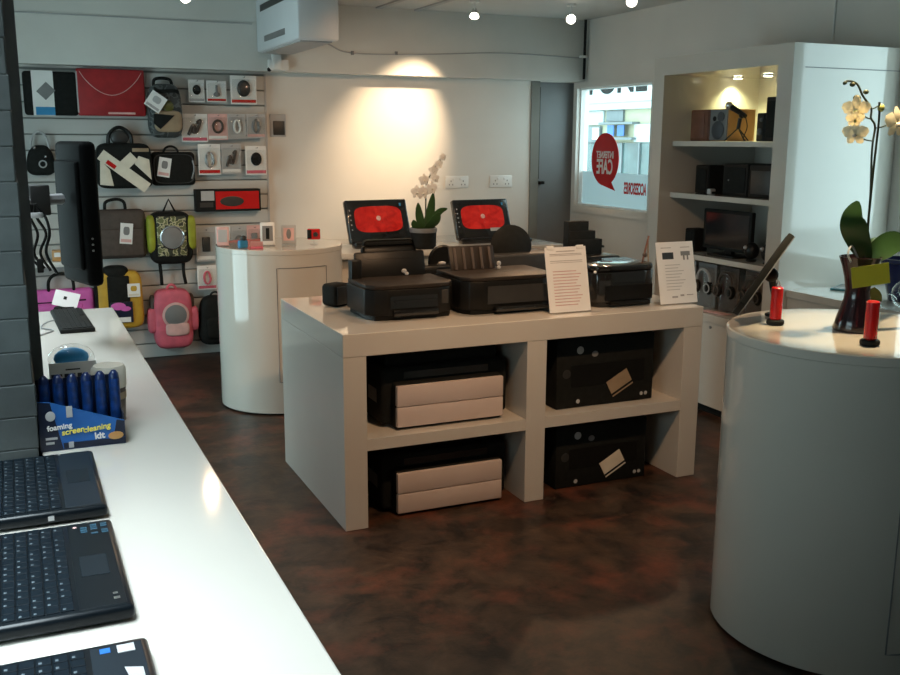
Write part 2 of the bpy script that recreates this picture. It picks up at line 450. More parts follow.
# painted brick pillar with dark return
pil = []
z = 0; k = 0
while z < ZC-.01:
    h = min(.083, ZC-z)
    pil.append(box(-.6, .015+.002*((k*7) % 3-1), 2.57, 2.94, z, z+h, .003, 1)); z += h; k += 1
pil.append(box(-.59, .008, 2.576, 2.93, 0, ZC))
struct('wall_pillar', pil, 'brick')
struct('wall_return', box(-.6, .045, 2.962, 3.06, 0, ZC), 'post')

# slatwall
sl = thing('slatwall', 'pale grey grooved slatwall panel covering the left part of the back wall', 'display wall', (0, 0, 0))
planks = []; zz = 0
while zz < 2.04:
    h = min(.108, 2.055-zz)
    planks.append(box(-.4, 1.765, 7.322, 7.339, zz+.002, zz+h-.007, .003, 1)); zz += .108
part('backing', box(-.4, 1.765, 7.339, 7.349, 0, 2.06), 'slatgap', sl, False)
part('slats', planks, 'slat', sl, False)
part('edge_trim', box(1.765, 1.778, 7.318, 7.349, 0, 2.06), 'lgrey', sl, False)

# ------------------------------------------------------------------ left counter
GL = 'gloss'
lc = thing('counter', 'long glossy white counter carrying the laptops along the left', 'counter')
top = [(-.74, .45), (.399, .45), (.399, 4.81), (-.74, 4.81), (-.74, 3.065), (.05, 3.065), (.05, 2.957), (.022, 2.957), (.022, 2.563), (-.74, 2.563)]
part('worktop', prism(top, .769, .809, 'z', .004), GL, lc, False)
base = [(-.70, .5), (.36, .5), (.36, 4.78), (-.70, 4.78), (-.70, 3.08), (.06, 3.08), (.06, 2.95), (.03, 2.95), (.03, 2.55), (-.70, 2.55)]
part('front_panel', prism(base, 0, .769), GL, lc, False)

def laptop(y0, y1, label, style, xr=.135, xh=-.12, z=.81):
    w = y1-y0
    t = thing('laptop', label, 'laptop', ((xr+xh)/2, (y0+y1)/2, z), 0, 'laptops on the left counter')
    d = xr-xh
    part('base', box(-d/2, d/2, -w/2, w/2, .004, .031, .009, 3), 'lapbase', t)
    part('rubber_feet', [cyl(.008, 0, .006, (sx*(d/2-.03), sy*(w/2-.03), 0), 12) for sx in (-1, 1) for sy in (-1, 1)], 'blackm', t)
    # keyboard: six rows running across the width
    x1 = d/2-(.092 if style else .088); x0 = -d/2+.03
    rows = 6; ks = []; lg = []
    rw = (x1-x0)/rows
    for r in range(rows):
        n = 15; kw = (w-.03)/n
        for c in range(n):
            ya = -w/2+.015+kw*c
            ks.append(box(x0+rw*r+.0012, x0+rw*(r+1)-.0012, ya+.001, ya+kw-.001, .030, .0335, .001, 1))
            if (r*5+c*3) % 4: lg.append(box(x0+rw*r+.004, x0+rw*r+.0085, ya+.0045, ya+.010, .0334, .0338))
    for b in lg:
        for fc in b.faces: fc.material_index = 1
    kb = part('keyboard', ks+lg, 'key', t, False); kb.data.materials.append(M['keymark'])
    part('palm_rest', box(x1+.006, d/2-.010, -w/2+.012, w/2-.012, .030, .0315, .001, 1), 'palm' if style != 1 else 'lapbase', t, False)
    cy0 = -.02 if style == 1 else .01
    part('touchpad', box(x1+.018, x1+.066, cy0-.045, cy0+.045, .0312, .0323, .001, 1), 'pad', t, False)
    if style == 1:
        part('info_sticker', [box(d/2-.062+.019*i, d/2-.05+.019*i, w/2-.03-.011*j, w/2-.022-.011*j, .0313, .0322) for i in range(3) for j in range(5) if (i+j) % 4], 'sticker', t, False)
        part('maker_badge', [box(d/2-.03, d/2-.02, -w/2+.03, -w/2+.04, .0313, .0325), box(d/2-.03, d/2-.022, -w/2+.05, -w/2+.057, .0313, .0325)], 'silver', t, False)
        part('power_led', cyl(.0035, .031, .0325, (x1+.02, w/2-.03, 0), 12), 'rose', t)
    if style == 2:
        part('info_sticker', [box(x1+.02, x1+.035, w/2-.035, w/2-.02, .0313, .0322)], 'blue', t, False)
        part('maker_badge', [box(x1+.045, x1+.07, w/2-.042, w/2-.018, .0313, .0325)], 'lgrey', t, False)
        part('label', [prism([(x1+.05, .10), (x1+.075, .09), (x1+.075, .045), (x1+.055, .06)], .0313, .0322)], 'lgrey', t, False)
    if style == 0:
        part('status_led', cyl(.003, .031, .0325, (x1+.01, w/2-.018, 0), 12), 'lgrey', t)
        part('port_mark', box(.01, .022, -w/2-.0006, -w/2+.002, .012, .022), 'lgrey', t, False)
    hin = part('hinge', xf(cyl(.009, -w/2+.04, w/2-.04, seg=12), (0, 0, 0), (PI/2, 0, 0)), 'blackm', t); hin.location = (-d/2+.004, 0, .030)
    lid = part('lid', box(-.008, 0, -w/2+.004, w/2-.004, 0, d-.005, .004, 2), 'lapbase', t)
    lid.location = (-d/2+.002, 0, .033); lid.rotation_euler = (0, math.radians(-22), 0)
    part('screen', box(0, .0012, -w/2+.02, w/2-.02, .02, d-.022), 'screenoff', lid, False)
    return t
laptop(2.065, 2.47, 'closest laptop to the brick pillar, dark with a pale grey palm rest', 0)
laptop(1.575, 1.985, 'black laptop with blue stickers by its palm rest, middle of the three', 1)
laptop(1.09, 1.462, 'laptop at the bottom edge of the photo with a square pale badge', 2, xr=.14)

# black keyboard and cord at the counter's far end
kb = thing('keyboard', 'slim black keyboard lying at the far end of the left counter', 'keyboard', (.198, 4.47, .81), math.radians(2))
part('case', box(-.068, .068, -.262, .262, 0, .018, .005, 2), 'blackm', kb)
part('keys', [box(-.058+.0195*r, -.0405+.0195*r, -.25+.0255*c, -.2275+.0255*c, .017, .0215, .001, 1) for r in range(6) for c in range(20) if not (r == 5 and 5 < c < 12)], 'blackm', kb, False)
part('cord', tube(curve([(-.06, .02, .012), (-.10, .0, .008), (-.13, -.10, .004), (-.09, -.18, .004), (-.13, -.25, .004), (-.17, -.30, .004)]), .003, 6), 'greym', kb)
pc = thing('price_card', 'folded white price card on a small black block behind the keyboard', 'card', (.185, 4.775, .81), math.radians(-15))
part('holder', box(-.045, .045, -.02, .022, 0, .022, .004), 'blackm', pc)
part('card', xf(box(-.055, .055, -.002, .002, 0, .075), (0, -.012, .022), (math.radians(-28), math.radians(14), 0)), 'white', pc, False)
part('print', xf(box(-.012, .002, -.003, -.0022, .035, .05), (0, -.012, .022), (math.radians(-28), math.radians(14), 0)), 'blackm', pc, False)

# screen cleaning kit display box
ck = thing('display_box', 'blue and black screen cleaning kit display box beside the pillar', 'box', (.122, 2.65, .81))
W = .104
part('tray', [box(-W, W, -.052, .052, 0, .004), box(-W, -W+.003, -.052, .052, .004, .15), box(W-.003, W, -.052, .052, .004, .08), box(-W, W, .049, .052, .004, .165)], 'navy', ck, False)
fp = part('front_flap', prism([(-W, 0), (W, 0), (W, .062), (-W+.03, .128), (-W, .132)], -.055, -.052, 'y'), 'blue', ck, False, label='blue sloping front with lettering')
part('dark_panel', [prism([(-W, .001), (-W+.055, .001), (-W+.030, .127), (-W, .131)], -.0565, -.055, 'y'), prism([(-W+.056, .001), (W, .001), (W, .016), (-W+.055, .018)], -.0565, -.055, 'y'), prism([(W-.03, .018), (W, .017), (W, .061), (W-.02, .066)], -.0565, -.055, 'y')], 'navy', fp, False)
def on_front(x, y, z, rz=0): return Matrix.Translation((x, y, z)) @ Matrix.Rotation(PI/2, 4, 'X') @ Matrix.Rotation(rz, 4, 'Z')
text('lettering', 'foaming', .019, 'whitep', fp, on_front(-.055, -.058, .062, .08), bold=.0005)
text('lettering', 'screen', .021, 'yellowt', fp, on_front(-.024, -.058, .048, .10), bold=.0004, shear=.15)
text('lettering', 'cleaning', .021, 'yellowt', fp, on_front(.034, -.058, .050, .10), bold=.0004, shear=.15)
text('lettering', 'kit', .024, 'whitep', fp, on_front(.040, -.058, .028, .05), bold=.0008)
part('badge', xf(lathe([(0, 0), (.019, 0), (.019, .001), (0, .001)], 20), (.080, -.0565, .024), (PI/2, 0, 0), (1, .55, 1)), 'wood', fp)
part('emblem', [xf(ball((-.075, -.057, .092), .012, 1, .1, 1.1), (0, 0, 0))], 'lgrey', fp)
part('price_strip', box(-.037, -.022, -.0572, -.0565, .085, .115), 'lgrey', fp, False)
part('print', box(-.036, -.024, -.0572, -.0565, .004, .02), 'lgrey', fp, False)
part('print', box(-.09, -.062, -.0572, -.0565, .03, .036), 'lgrey', fp, False)
part('print', box(-.09, -.07, -.0572, -.0565, .018, .024), 'lgrey', fp, False)
for i in range(6):
    x = -.084+.0345*i
    b = part('tube', [cyl(.0135, .005, .165, (x, 0, 0), 16), lathe([(.0135, .165), (.012, .178), (.006, .186), (0, .188)], 16, (x, 0, 0))], 'blued', ck)
    part('label_band', lathe([(.0139, .06), (.0139, .165)], 16, (x, 0, 0)), 'bluem', b)
# clear blister pack and tub behind it
bp = thing('blister_pack', 'clear plastic pack with white header card behind the cleaning kit', 'package', (.115, 2.98, .81))
part('header_card', prism([(-.055, .0), (.075, .0), (.075, .145), (-.055, .145)], 0, .003, 'y'), 'white', bp, False)
part('print', [box(-.05+.018*i, -.038+.018*i, -.001, 0, .095, .112) for i in range(6)] + [box(-.01, .03, -.001, 0, .122, .126)], 'dkgrey', bp, False)
part('dome', [xf(ball((.01, .04, .148), .06, 1.1, .6, .75), (0, 0, 0))], 'acrylic', bp)
part('contents', [xf(ball((.01, .04, .150), .045, 1.1, .5, .7), (0, 0, 0)), box(-.05, .07, .005, .06, 0, .06, .01)], 'cyan', bp)
tb = thing('storage_tub', 'round tub with cream lid and dark brown side behind the cleaning kit', 'tub', (.212, 2.835, .81))
part('body', lathe([(0, 0), (.040, 0), (.044, .1), (0, .1)], 28), 'darkbrown', tb)
part('label_band', lathe([(.0447, .065), (.0447, .085)], 28), 'tan', tb)
part('lid', lathe([(.046, .098), (.047, .102), (.047, .150), (.040, .160), (0, .162)], 28), 'creamtub', tb)

# ------------------------------------------------------------------ wall TV on arm
tv = thing('television', 'black television on a bracket arm beyond the brick pillar, seen edge on', 'television', (.228, 3.93, 1.055), math.radians(17))
part('case', box(-.03, .03, -.135, .135, 0, .53, .02, 3), 'tvblack', tv)
part('screen', box(.0295, .0315, -.118, .118, .03, .50), 'screenoff', tv, False)
part('back_housing', box(-.045, -.028, -.11, .11, .06, .46, .01, 3), 'tvblack', tv)
for i in range(3): part('control_button', xf(cyl(.004, 0, .003, seg=10), (-.008, -.1345, .135+.022*i), (PI/2, 0, 0)), 'greym', tv)
part('bracket_arm', tube([(-.06, 0, .32), (-.30, -.06, .32), (-.36, -.16, .32), (-.455, -.80, .32)], .02, 8), 'greym', tv)
part('clamp', box(-.19, -.12, -.055, .035, .265, .375, .006), 'dkgrey', tv)
cb = thing('cable_bundle', 'loose black cables dangling below the television bracket', 'cable', (.065, 3.80, 1.365))
random.seed(3)
for i in range(5):
    dx = .016*i-.03
    part('cable', tube(curve([(dx*.3, 0, .0), (dx+random.uniform(-.01, .01), .01, -.05), (dx*1.5+random.uniform(-.012, .012), .02, -.11), (dx*.9+random.uniform(-.015, .015), .03, -.18), (dx*.5+.012*i, .02, -.215-.010*i)]), .0055, 6), 'black', cb)
part('plug', [box(.0, .022, .01, .035, -.25, -.20, .004)], 'blackm', cb)
part('tie', xf(lathe([(.022, -.01), (.025, 0), (.022, .01), (.018, 0), (.022, -.01)], 14), (.012, .01, -.04)), 'lgrey', cb)

# ------------------------------------------------------------------ stock on the slatwall
YS = 7.318     # front of the slats
def sw(u, v, y=7.25): p = at(u, v, 'y', y); return p.x, p.z
def tag(parent, x, z, w, h, y, rz=0, m='white', spots='greym', band='rose'):
    """a hanging swing ticket on the front of a bag"""
    rot = (0, rz, 0)
    t = part('swing_tag', xf(box(-w/2, w/2, -.001, .001, -h/2, h/2), (x, y, z), rot), m, parent, False)
    part('print', xf(soft(w*.5, .002, h*.42, 3, 12, 8, c=(0, -.0015, -.08*h)), (x, y, z), rot), spots, t)
    part('print', xf(box(-w*.42, w*.42, -.0018, -.0011, -h*.42, -h*.27), (x, y, z), rot), band, t, False)
    return t

# top shelf row
x0, z0 = sw(25, 115); x1, z1 = sw(76.3, 72)
t = thing('laptop_sleeve', 'black laptop sleeve with a white and blue card band, top left of the slatwall', 'laptop sleeve', ((x0+x1)/2, 7.285, z0))
w = x1-x0; h = z1-z0
part('sleeve', box(-w/2, w/2, -.025, .025, 0, h, .022, 4), 'blackm', t)
part('card_band', box(-.115, .02, -.0285, .0285, .0, h+.004), 'white', t, False)
part('blue_panel', box(-.1, .02, -.0292, -.0284, .002, .055), 'cyan', t, False)
part('product_picture', xf(box(-.04, .04, -.001, .001, -.045, .045), (-.03, -.0293, .16), (0, PI/4, 0)), 'greym', t, False)
x0, z0 = sw(79, 115.5); x1, z1 = sw(144, 70)
t = thing('envelope_bag', 'red envelope case with curved pale piping on its flap', 'bag', ((x0+x1)/2, 7.28, z0))
w = x1-x0; h = z1-z0
part('body', box(-w/2, w/2, -.02, .03, 0, h, .012, 3), 'redfab', t)
part('flap', prism([(-w/2+.01, h-.006)] + [(-w/2+.02+(w-.04)*i/16, h-.02-.155*math.sin(PI*i/16)**.8) for i in range(17)] + [(w/2-.01, h-.006)], -.026, -.02, 'y'), 'redfab', t)
part('piping', tube([(-w/2+.02+(w-.04)*i/16, -.027, h-.02-.155*math.sin(PI*i/16)**.8) for i in range(17)], .0025, 6), 'rose', t)
part('bottom_label', box(-.03, .15, -.0225, -.0195, .012, .026, .003), 'rose', t, False)
part('side_trim', box(-w/2-.004, -w/2+.006, -.018, .028, .02, h-.02, .003), 'lgrey', t)
# camo backpack with tag
x0, z0 = sw(149, 138, 7.2); x1, z1 = sw(182, 84, 7.2); w = x1-x0; h = z1-z0
t = thing('backpack', 'grey camouflage backpack with tan pocket and big square white tag', 'backpack', ((x0+x1)/2, 7.2365, z0), group='bags on the slatwall')
part('body', soft(w, .17, h, 4, taper=.12), 'camo2', t)
part('pocket', soft(w*.78, .06, h*.40, 4, c=(.01, -.075, .04)), 'tan', t)
part('pocket_trim', prism([(-.095, .10), (-.09, .165), (.05, .155), (-.05, .06)], -.112, -.104, 'y', .002), 'blackm', t)
part('cap_badge', ball((.01, -.085, .215), .042, 1, .4, 1), 'olive', t)
part('strap', tube(curve([(-.07, -.02, h*.95), (-.05, -.09, h*.86), (.07, -.09, h*.86), (.085, -.02, h*.8)]), .012, 8), 'blackm', t)
part('handle', tube(curve([(-.07, 0, h-.03), (-.055, 0, h+.03), (.04, 0, h+.03), (.06, 0, h-.03)]), .011, 8), 'blackm', t)
part('side_strap', tube(curve([(.09, -.03, h*.85), (.092, -.03, h*.55), (.086, -.03, h*.18)]), .012, 8), 'blackm', t)
tag(t, -.075, .245, .115, .115, -.125, math.radians(35), spots='lgrey', band='print')
# cream bag
x0, z0 = sw(97, 189, 7.2); x1, z1 = sw(152, 143, 7.2); w = x1-x0; h = z1-z0
t = thing('holdall', 'cream and black bag wrapped with two crossed white card bands', 'bag', ((x0+x1)/2, 7.235, z0), group='bags on the slatwall')
part('body', soft(w, .15, h, 6, taper=.06), 'blackm', t)
part('side_panel', prism([(-w/2+.02, .03), (-w/2+.11, .02), (-w/2+.09, .13), (-w/2+.03, .20)], -.078, -.06, 'y', .004), 'cream', t)
part('side_panel', prism([(w/2-.13, .17), (w/2-.02, .06), (w/2-.03, .20), (w/2-.10, .225)], -.078, -.06, 'y', .004), 'cream', t)
part('top_panel', box(w/2-.14, w/2-.03, -.079, -.06, h-.06, h-.035, .003), 'tan', t)
b1 = part('card_band', xf(box(-.19, .19, -.002, .002, -.038, .038), (-.01, -.084, .12), (0, math.radians(38), 0)), 'cream', t, False)
part('print', xf(box(-.13, -.06, -.003, -.002, -.028, .0), (-.01, -.084, .12), (0, math.radians(38), 0)), 'red', b1, False)
part('card_band', xf(box(-.005, .11, -.002, .002, -.036, .036), (-.02, -.081, .15), (0, math.radians(-42), 0)), 'cream', t, False)
part('handle', tube(curve([(-.10, 0, h-.03), (-.085, 0, h+.06), (-.02, 0, h+.105), (.05, 0, h+.06), (.06, 0, h-.03)]), .013, 8), 'black', t)
part('strap_roll', xf(ball((-.02, -.01, h+.035), .062, 1, .3, .85), (0, 0, 0)), 'dkgrey', t)
# black case
x0, z0 = sw(153, 186, 7.22); x1, z1 = sw(195, 152, 7.22); w = x1-x0; h = z1-z0
t = thing('case', 'small black zip case with a handle and white picture tag', 'case', ((x0+x1)/2, 7.27, z0), group='bags on the slatwall')
part('body', box(-w/2, w/2, -.045, .04, 0, h, .03, 4), 'blackm', t)
part('piping', tube([(w/2*.9*math.copysign(abs(math.cos(a))**.4, math.cos(a)), -.046, h/2+h/2*.86*math.copysign(abs(math.sin(a))**.4, math.sin(a))) for a in [2*PI*i/40 for i in range(40)]], .004, 6, True), 'dkgrey', t)
part('handle', tube(arc((-.01, h-.005), .05, .045, PI, 0), .008, 8), 'black', t)
part('side_loop', tube(curve([(w/2-.02, -.048, h*.75), (w/2-.012, -.055, h*.5), (w/2-.03, -.05, h*.2)]), .006, 6), 'greym', t)
tag(t, -w/2+.085, h*.55, .085, .135, -.052, math.radians(10))
# brown laptop bag
x0, z0 = sw(98, 260, 7.22); x1, z1 = sw(145, 209, 7.22); w = x1-x0; h = z1-z0
t = thing('laptop_bag', 'dark brown laptop bag with a white picture tag, left of the green backpack', 'bag', ((x0+x1)/2, 7.26, z0), group='bags on the slatwall')
part('body', box(-w/2, w/2, -.05, .05, 0, h, .04, 4), 'brown', t)
part('front_pocket', box(-w/2+.02, w/2-.02, -.062, -.04, .02, h*.62, .012, 3), 'brown', t)
part('handle', tube(curve([(-.10, 0, h-.01), (-.09, 0, h+.05), (-.02, 0, h+.07), (.03, 0, h+.05), (.04, 0, h-.01)]), .011, 8), 'blackm', t)
tag(t, .03, h*.52, .085, .145, -.066, math.radians(6))
# green kid's backpack
x0, z0 = sw(148, 265, 7.2); x1, z1 = sw(194, 211, 7.2); w = x1-x0; h = z1-z0
t = thing('backpack', 'lime green and camouflage backpack with a silver roundel and hanging straps', 'backpack', ((x0+x1)/2, 7.2365, z0), group='bags on the slatwall')
part('body', soft(w*.9, .17, h, 5, taper=.05), 'blackm', t)
part('side_panel', soft(.06, .13, h*.72, 4, c=(-w/2+.035, -.02, h*.22)), 'lime', t)
part('side_panel', soft(.07, .13, h*.66, 4, c=(w/2-.03, -.02, h*.26)), 'lime', t)
part('front_panel', box(-w*.30, w*.30, -.095, -.07, .06, h-.03, .012, 3), 'camo', t)
part('roundel', [xf(lathe([(0, 0), (.075, 0), (.078, .006), (.06, .012), (0, .012)], 28), (0, -.094, h*.52), (PI/2, 0, 0))], 'greym', t)
part('roundel_rim', [xf(lathe([(.078, 0), (.086, .006), (.078, .012), (.072, .006), (.078, 0)], 28), (0, -.096, h*.52), (PI/2, 0, 0))], 'silver', t)
part('hanging_loop', tube([(-.045, 0, h-.01), (0, 0, h+.085), (.045, 0, h-.01)], .008, 8), 'blackm', t)
for sx in (-1, 1): part('strap', tube(curve([(sx*.085, .0, .02), (sx*.08, -.01, -.07), (sx*.085+.01, .01, -.155)]), .012, 8), 'blackm', t)
# pink laptop bag
x0, z0 = sw(32, 312, 7.22); x1, z1 = sw(94, 288, 7.22); z0 -= .12; w = x1-x0; h = z1-z0
t = thing('laptop_bag', 'bright pink laptop bag with tall dark handles beyond the counter end', 'bag', ((x0+x1)/2, 7.268, z0), group='bags on the slatwall')
part('body', box(-w/2, w/2, -.05, .05, 0, h, .035, 4), 'pink', t)
part('zip', box(-w*.40, w*.14, -.053, -.049, h*.66, h*.69), 'blackm', t, False)
part('zip', box(w*.2, w*.36, -.053, -.049, h*.68, h*.72), 'blackm', t, False)
part('pocket', box(-w*.44, w*.3, -.058, -.045, h*.1, h*.6, .008, 3), 'pink', t)
part('handle', tube(curve([(-.09, -.03, h-.04), (-.085, -.03, h+.06), (-.04, -.03, h+.105), (.03, -.03, h+.105), (.07, -.03, h+.06), (.075, -.03, h-.04)]), .011, 8), 'blackm', t)
# yellow backpack
x0, z0 = sw(98, 330, 7.2); x1, z1 = sw(142, 270, 7.2); w = x1-x0; h = z1-z0
t = thing('backpack', 'yellow and black backpack in the lowest row beside the counter end', 'backpack', ((x0+x1)/2, 7.2365, z0), group='bags on the slatwall')
part('body', soft(w, .17, h, 6, taper=.05), 'yellow', t)
part('centre_panel', box(-w*.26, w*.2, -.095, -.06, .09, h-.03, .01, 3), 'blackm', t)
part('top_flap', soft(w*.55, .14, .10, 3, c=(-.02, -.015, h-.06)), 'blackm', t)
part('picture_card', box(-w*.22, w*.24, -.1, -.094, .05, .20, .002), 'navy', t, False)
part('pink_print', [xf(ball((-.02, -.1, .17), .05, 1, .06, .55), (0, 0, 0)), xf(ball((.03, -.1, .15), .035, 1, .06, .5), (0, 0, 0))], 'pink', t)
part('white_print', box(-.06, .06, -.102, -.0995, .055, .09), 'white', t, False)
tag(t, w*.28, h*.68, .085, .095, -.105, 0, spots='yellow', band='cream')
part('side_edge', soft(.035, .14, h*.8, 5, c=(-w/2+.012, .0, h*.04)), 'blackm', t)
# coral backpack
x0, z0 = sw(151, 350, 7.2); x1, z1 = sw(196, 288, 7.2); w = x1-x0; h = z1-z0
t = thing('backpack', 'coral pink backpack with a round grey emblem hanging near the floor', 'backpack', ((x0+x1)/2, 7.2365, max(z0, .02)), group='bags on the slatwall')
part('body', soft(w*.82, .17, h, 5, taper=.05), 'coral', t)
part('side_pocket', soft(.08, .11, h*.42, 4, c=(-w/2+.03, -.01, .12)), 'coral', t)
part('side_pocket', soft(.08, .11, h*.42, 4, c=(w/2-.03, -.01, .12)), 'coral', t)
part('side_mesh', soft(.04, .10, h*.4, 4, c=(-w/2+.035, .01, h*.5)), 'brown', t)
part('side_mesh', soft(.04, .10, h*.4, 4, c=(w/2-.035, .01, h*.5)), 'brown', t)
part('emblem', xf(lathe([(0, 0), (.078, 0), (.078, .008), (.03, .02), (0, .022)], 28), (.01, -.085, h*.58), (PI/2, 0, 0)), 'greym', t)
part('emblem_rim', xf(lathe([(.078, -.002), (.095, .006), (.078, .012), (.078, -.002)], 28), (.01, -.085, h*.58), (PI/2, 0, 0)), 'rose', t)
part('lower_pocket', soft(w*.5, .04, .10, 4, c=(.02, -.08, .10)), 'rose', t)
part('top_handle', tube(arc((0, h-.02), .035, .05, PI, 0), .009, 8), 'coral', t)
for sx in (-1, 1): part('strap', tube(curve([(sx*.05+.02, -.02, .08), (sx*.06+.02, -.03, .03), (sx*.04+.02, -.02, .005)]), .012, 8), 'coral', t)
# black bag at right
x0, z0 = sw(199, 346, 7.22); x1, z1 = sw(226, 295, 7.22); w = x1-x0; h = z1-z0
t = thing('backpack', 'plain black backpack half hidden behind the round white counter', 'backpack', ((x0+x1)/2+.03, 7.249, z0), group='bags on the slatwall')
part('body', soft(w+.06, .14, h, 4, taper=.2), 'blackm', t)
part('pocket', soft(w*.8, .05, h*.45, 4, c=(0, -.055, .05)), 'blackm', t)
part('handle', tube(arc((0, h-.02), .035, .045, PI, 0), .008, 8), 'blackm', t)
# black shoulder bag with white strap, top left
x0, z0 = sw(25, 176, 7.22); x1, z1 = sw(57, 145, 7.22); w = x1-x0; h = z1-z0
t = thing('pouch', 'black pouch with a looped white strap at the left end of the slatwall', 'bag', ((x0+x1)/2, 7.278, z0), group='bags on the slatwall')
part('body', soft(w, .085, h, 3, taper=.35), 'blackm', t)
part('loop_strap', tube(arc((0, h-.03), .058, .12, 1.15*PI, -.15*PI, 18, -.01), .008, 8), 'lgrey', t)
part('buckle', ball((-.035, -.035, h-.02), .010), 'silver', t)
part('buckle', ball((.03, -.043, h*.62), .010), 'silver', t)
part('ring_emblem', xf(lathe([(.022, -.003), (.027, 0), (.022, .003), (.018, 0), (.022, -.003)], 20), (.01, -.043, h*.38), (PI/2, 0, 0)), 'lgrey', t)
# grey bracket shelf with oddments
x0, z0 = sw(27, 268, 7.2); x1, z1 = sw(68, 262, 7.2); w = x1-x0
t = thing('shelf', 'short pale shelf on the slatwall above the pink laptop bag', 'shelf', ((x0+x1)/2, 7.24, z0))
part('board', box(-w/2, w/2, -.075, .077, 0, .035, .003), 'whitep', t)
part('bracket', [box(sx*w*.4-.005, sx*w*.4+.005, -.02, .077, -.03, 0) for sx in (-1, 1)], 'lgrey', t)
zt = z0+.036
t = thing('gadget_box', 'white carton lying on the short slatwall shelf', 'box', ((x0+x1)/2-.09, 7.24, zt), .2)
part('carton', box(-.04, .04, -.04, .04, 0, .05, .003), 'white', t)
part('print', box(-.02, .025, -.0415, -.04, .012, .036), 'greym', t, False)
t = thing('gadget_box', 'brown carton standing on the short slatwall shelf', 'box', ((x0+x1)/2+.08, 7.24, zt), -.1)
part('carton', box(-.045, .045, -.035, .035, 0, .075, .003), 'wood', t)
part('print', box(-.03, .01, -.0365, -.035, .03, .06), 'white', t, False)

# small packs on hooks
def pack(u0, v0, u1, v1, label, back, pic, shape, band='rose', d=.03, grp='accessory packs on slatwall hooks', hook=True, y=7.24):
    xa, za = sw(u0, v1, y); xb, zb = sw(u1, v0, y); w = xb-xa; h = zb-za
    t = thing('hanging_pack', label, 'package', ((xa+xb)/2, y, za), 0, grp)
    part('backing_card', box(-w/2, w/2, 0, .004, 0, h, .0015, 1), back, t, False)
    bl = part('clear_blister', box(-w*.44, w*.44, -d, -.001, h*.06, h*.86, .008, 2), 'acrylic', t)
    if shape == 'oval': g = [ball((0, -.010, h*.55), w*.26, 1, .28, 1.2)]
    elif shape == 'stick': g = [box(-w*.06, w*.06, -.018, -.004, h*.3, h*.8, .005), ball((0, -.01, h*.36), w*.17, 1, .3, .7)]
    elif shape == 'twist': g = [tube(curve([(-w*.25, -.01, h*.25), (-.01, -.012, h*.6), (w*.05, -.012, h*.35), (w*.22, -.01, h*.75), (w*.08, -.01, h*.68)]), w*.06, 8), ball((-w*.02, -.01, h*.42), w*.14, 1, .5, 1)]
    elif shape == 'loop': g = [tube([(w*.24*math.cos(a), -.012, h*.52+w*.30*math.sin(a)) for a in [2*PI*i/20 for i in range(20)]], w*.06, 8, True)]
    elif shape == 'cord': g = [tube([(w*.2*math.cos(a)*(.6+.4*i/24), -.012, h*.5+w*.34*math.sin(a)) for i, a in enumerate([4*PI*i/24 for i in range(25)])], w*.045, 8)]
    else: g = [box(-w*.2, w*.2, -.018, -.003, h*.3, h*.72, .005)]
    part('product', g, pic, t)
    part('printed_band', box(-w*.46, w*.46, -.002, -.0001, h*.05, h*.16), band, t, False)
    if hook: part('hook', [tube([(0, .078, h*.93), (0, -.05, h*.93), (0, -.058, h*.96)], .0028, 6)], 'silver', t)
    return t
pack(189, 80, 204, 102, 'pack with a black oval gadget, top row left on the hooks', 'white', 'blackm', 'oval', 'lgrey')
pack(207, 81, 226, 102, 'pack with a grey cross-shaped gadget, middle of the top hook row', 'white', 'greym', 'stick', 'red')
pack(231, 76, 256, 104, 'largest pack of the top hook row, with a dark round camera', 'white', 'dkgrey', 'oval', 'red')
pack(182, 114, 207, 142, 'wide white pack with a dark twisted gadget at the left of its row', 'white', 'brown', 'twist', 'coral')
pack(208.5, 114, 227, 140, 'pack with a pinkish looped cord, second in the middle hook row', 'rose', 'brown', 'loop', 'white')
pack(228, 114, 245.5, 139, 'pale pack with a white coiled cord, third in the middle hook row', 'lgrey', 'whitep', 'cord', 'lgrey')
pack(247, 114, 265, 138, 'pale pack beside the grey wall switch', 'lgrey', 'greym', 'cord', 'rose')
pack(199, 144, 220, 175, 'pack with silver coils, lower hook row beside the black case', 'white', 'silver', 'cord', 'red')
pack(222, 144, 240.5, 174, 'pack with a dark bronze gadget, middle of the lower hook row', 'lgrey', 'brown', 'twist', 'white')
pack(246, 146, 266, 175, 'pack with a black mouse, right end of the lower hook row', 'white', 'blackm', 'oval', 'coral')
pack(197, 227, 215, 262, 'dark pack on a hook between the green backpack and the round counter', 'lgrey', 'dkgrey', 'block', 'white')
pack(216.5, 226, 230, 256, 'pale cream pack hanging just behind the round counter top', 'white', 'tan', 'block', 'lgrey')
pack(232, 226, 246, 256, 'grey striped pack hanging behind the blue trinket', 'lgrey', 'greym', 'loop', 'rose')
pack(247.5, 225, 261, 252, 'pinkish pack hanging behind the phones on the round counter', 'rose', 'greym', 'block', 'lgrey')
pack(198, 265, 216, 290, 'pink and white pack hanging above the plain black backpack', 'white', 'coral', 'cord', 'coral')
x0, z0 = sw(196, 212, 7.25); x1, z1 = sw(260, 188.5, 7.25); w = x1-x0; h = z1-z0
t = thing('keyboard_box', 'long black and red carton lying across the slatwall hooks', 'box', ((x0+x1)/2, 7.275, z0))
part('carton', box(-w/2, w/2, -.04, .042, 0, h, .003), 'blackm', t)
part('red_panel', box(-w*.2, w*.47, -.0412, -.04, h*.1, h*.9), 'red', t, False)
part('white_panel', box(-w*.42, -w*.22, -.0412, -.04, h*.5, h*.93), 'lgrey', t, False)
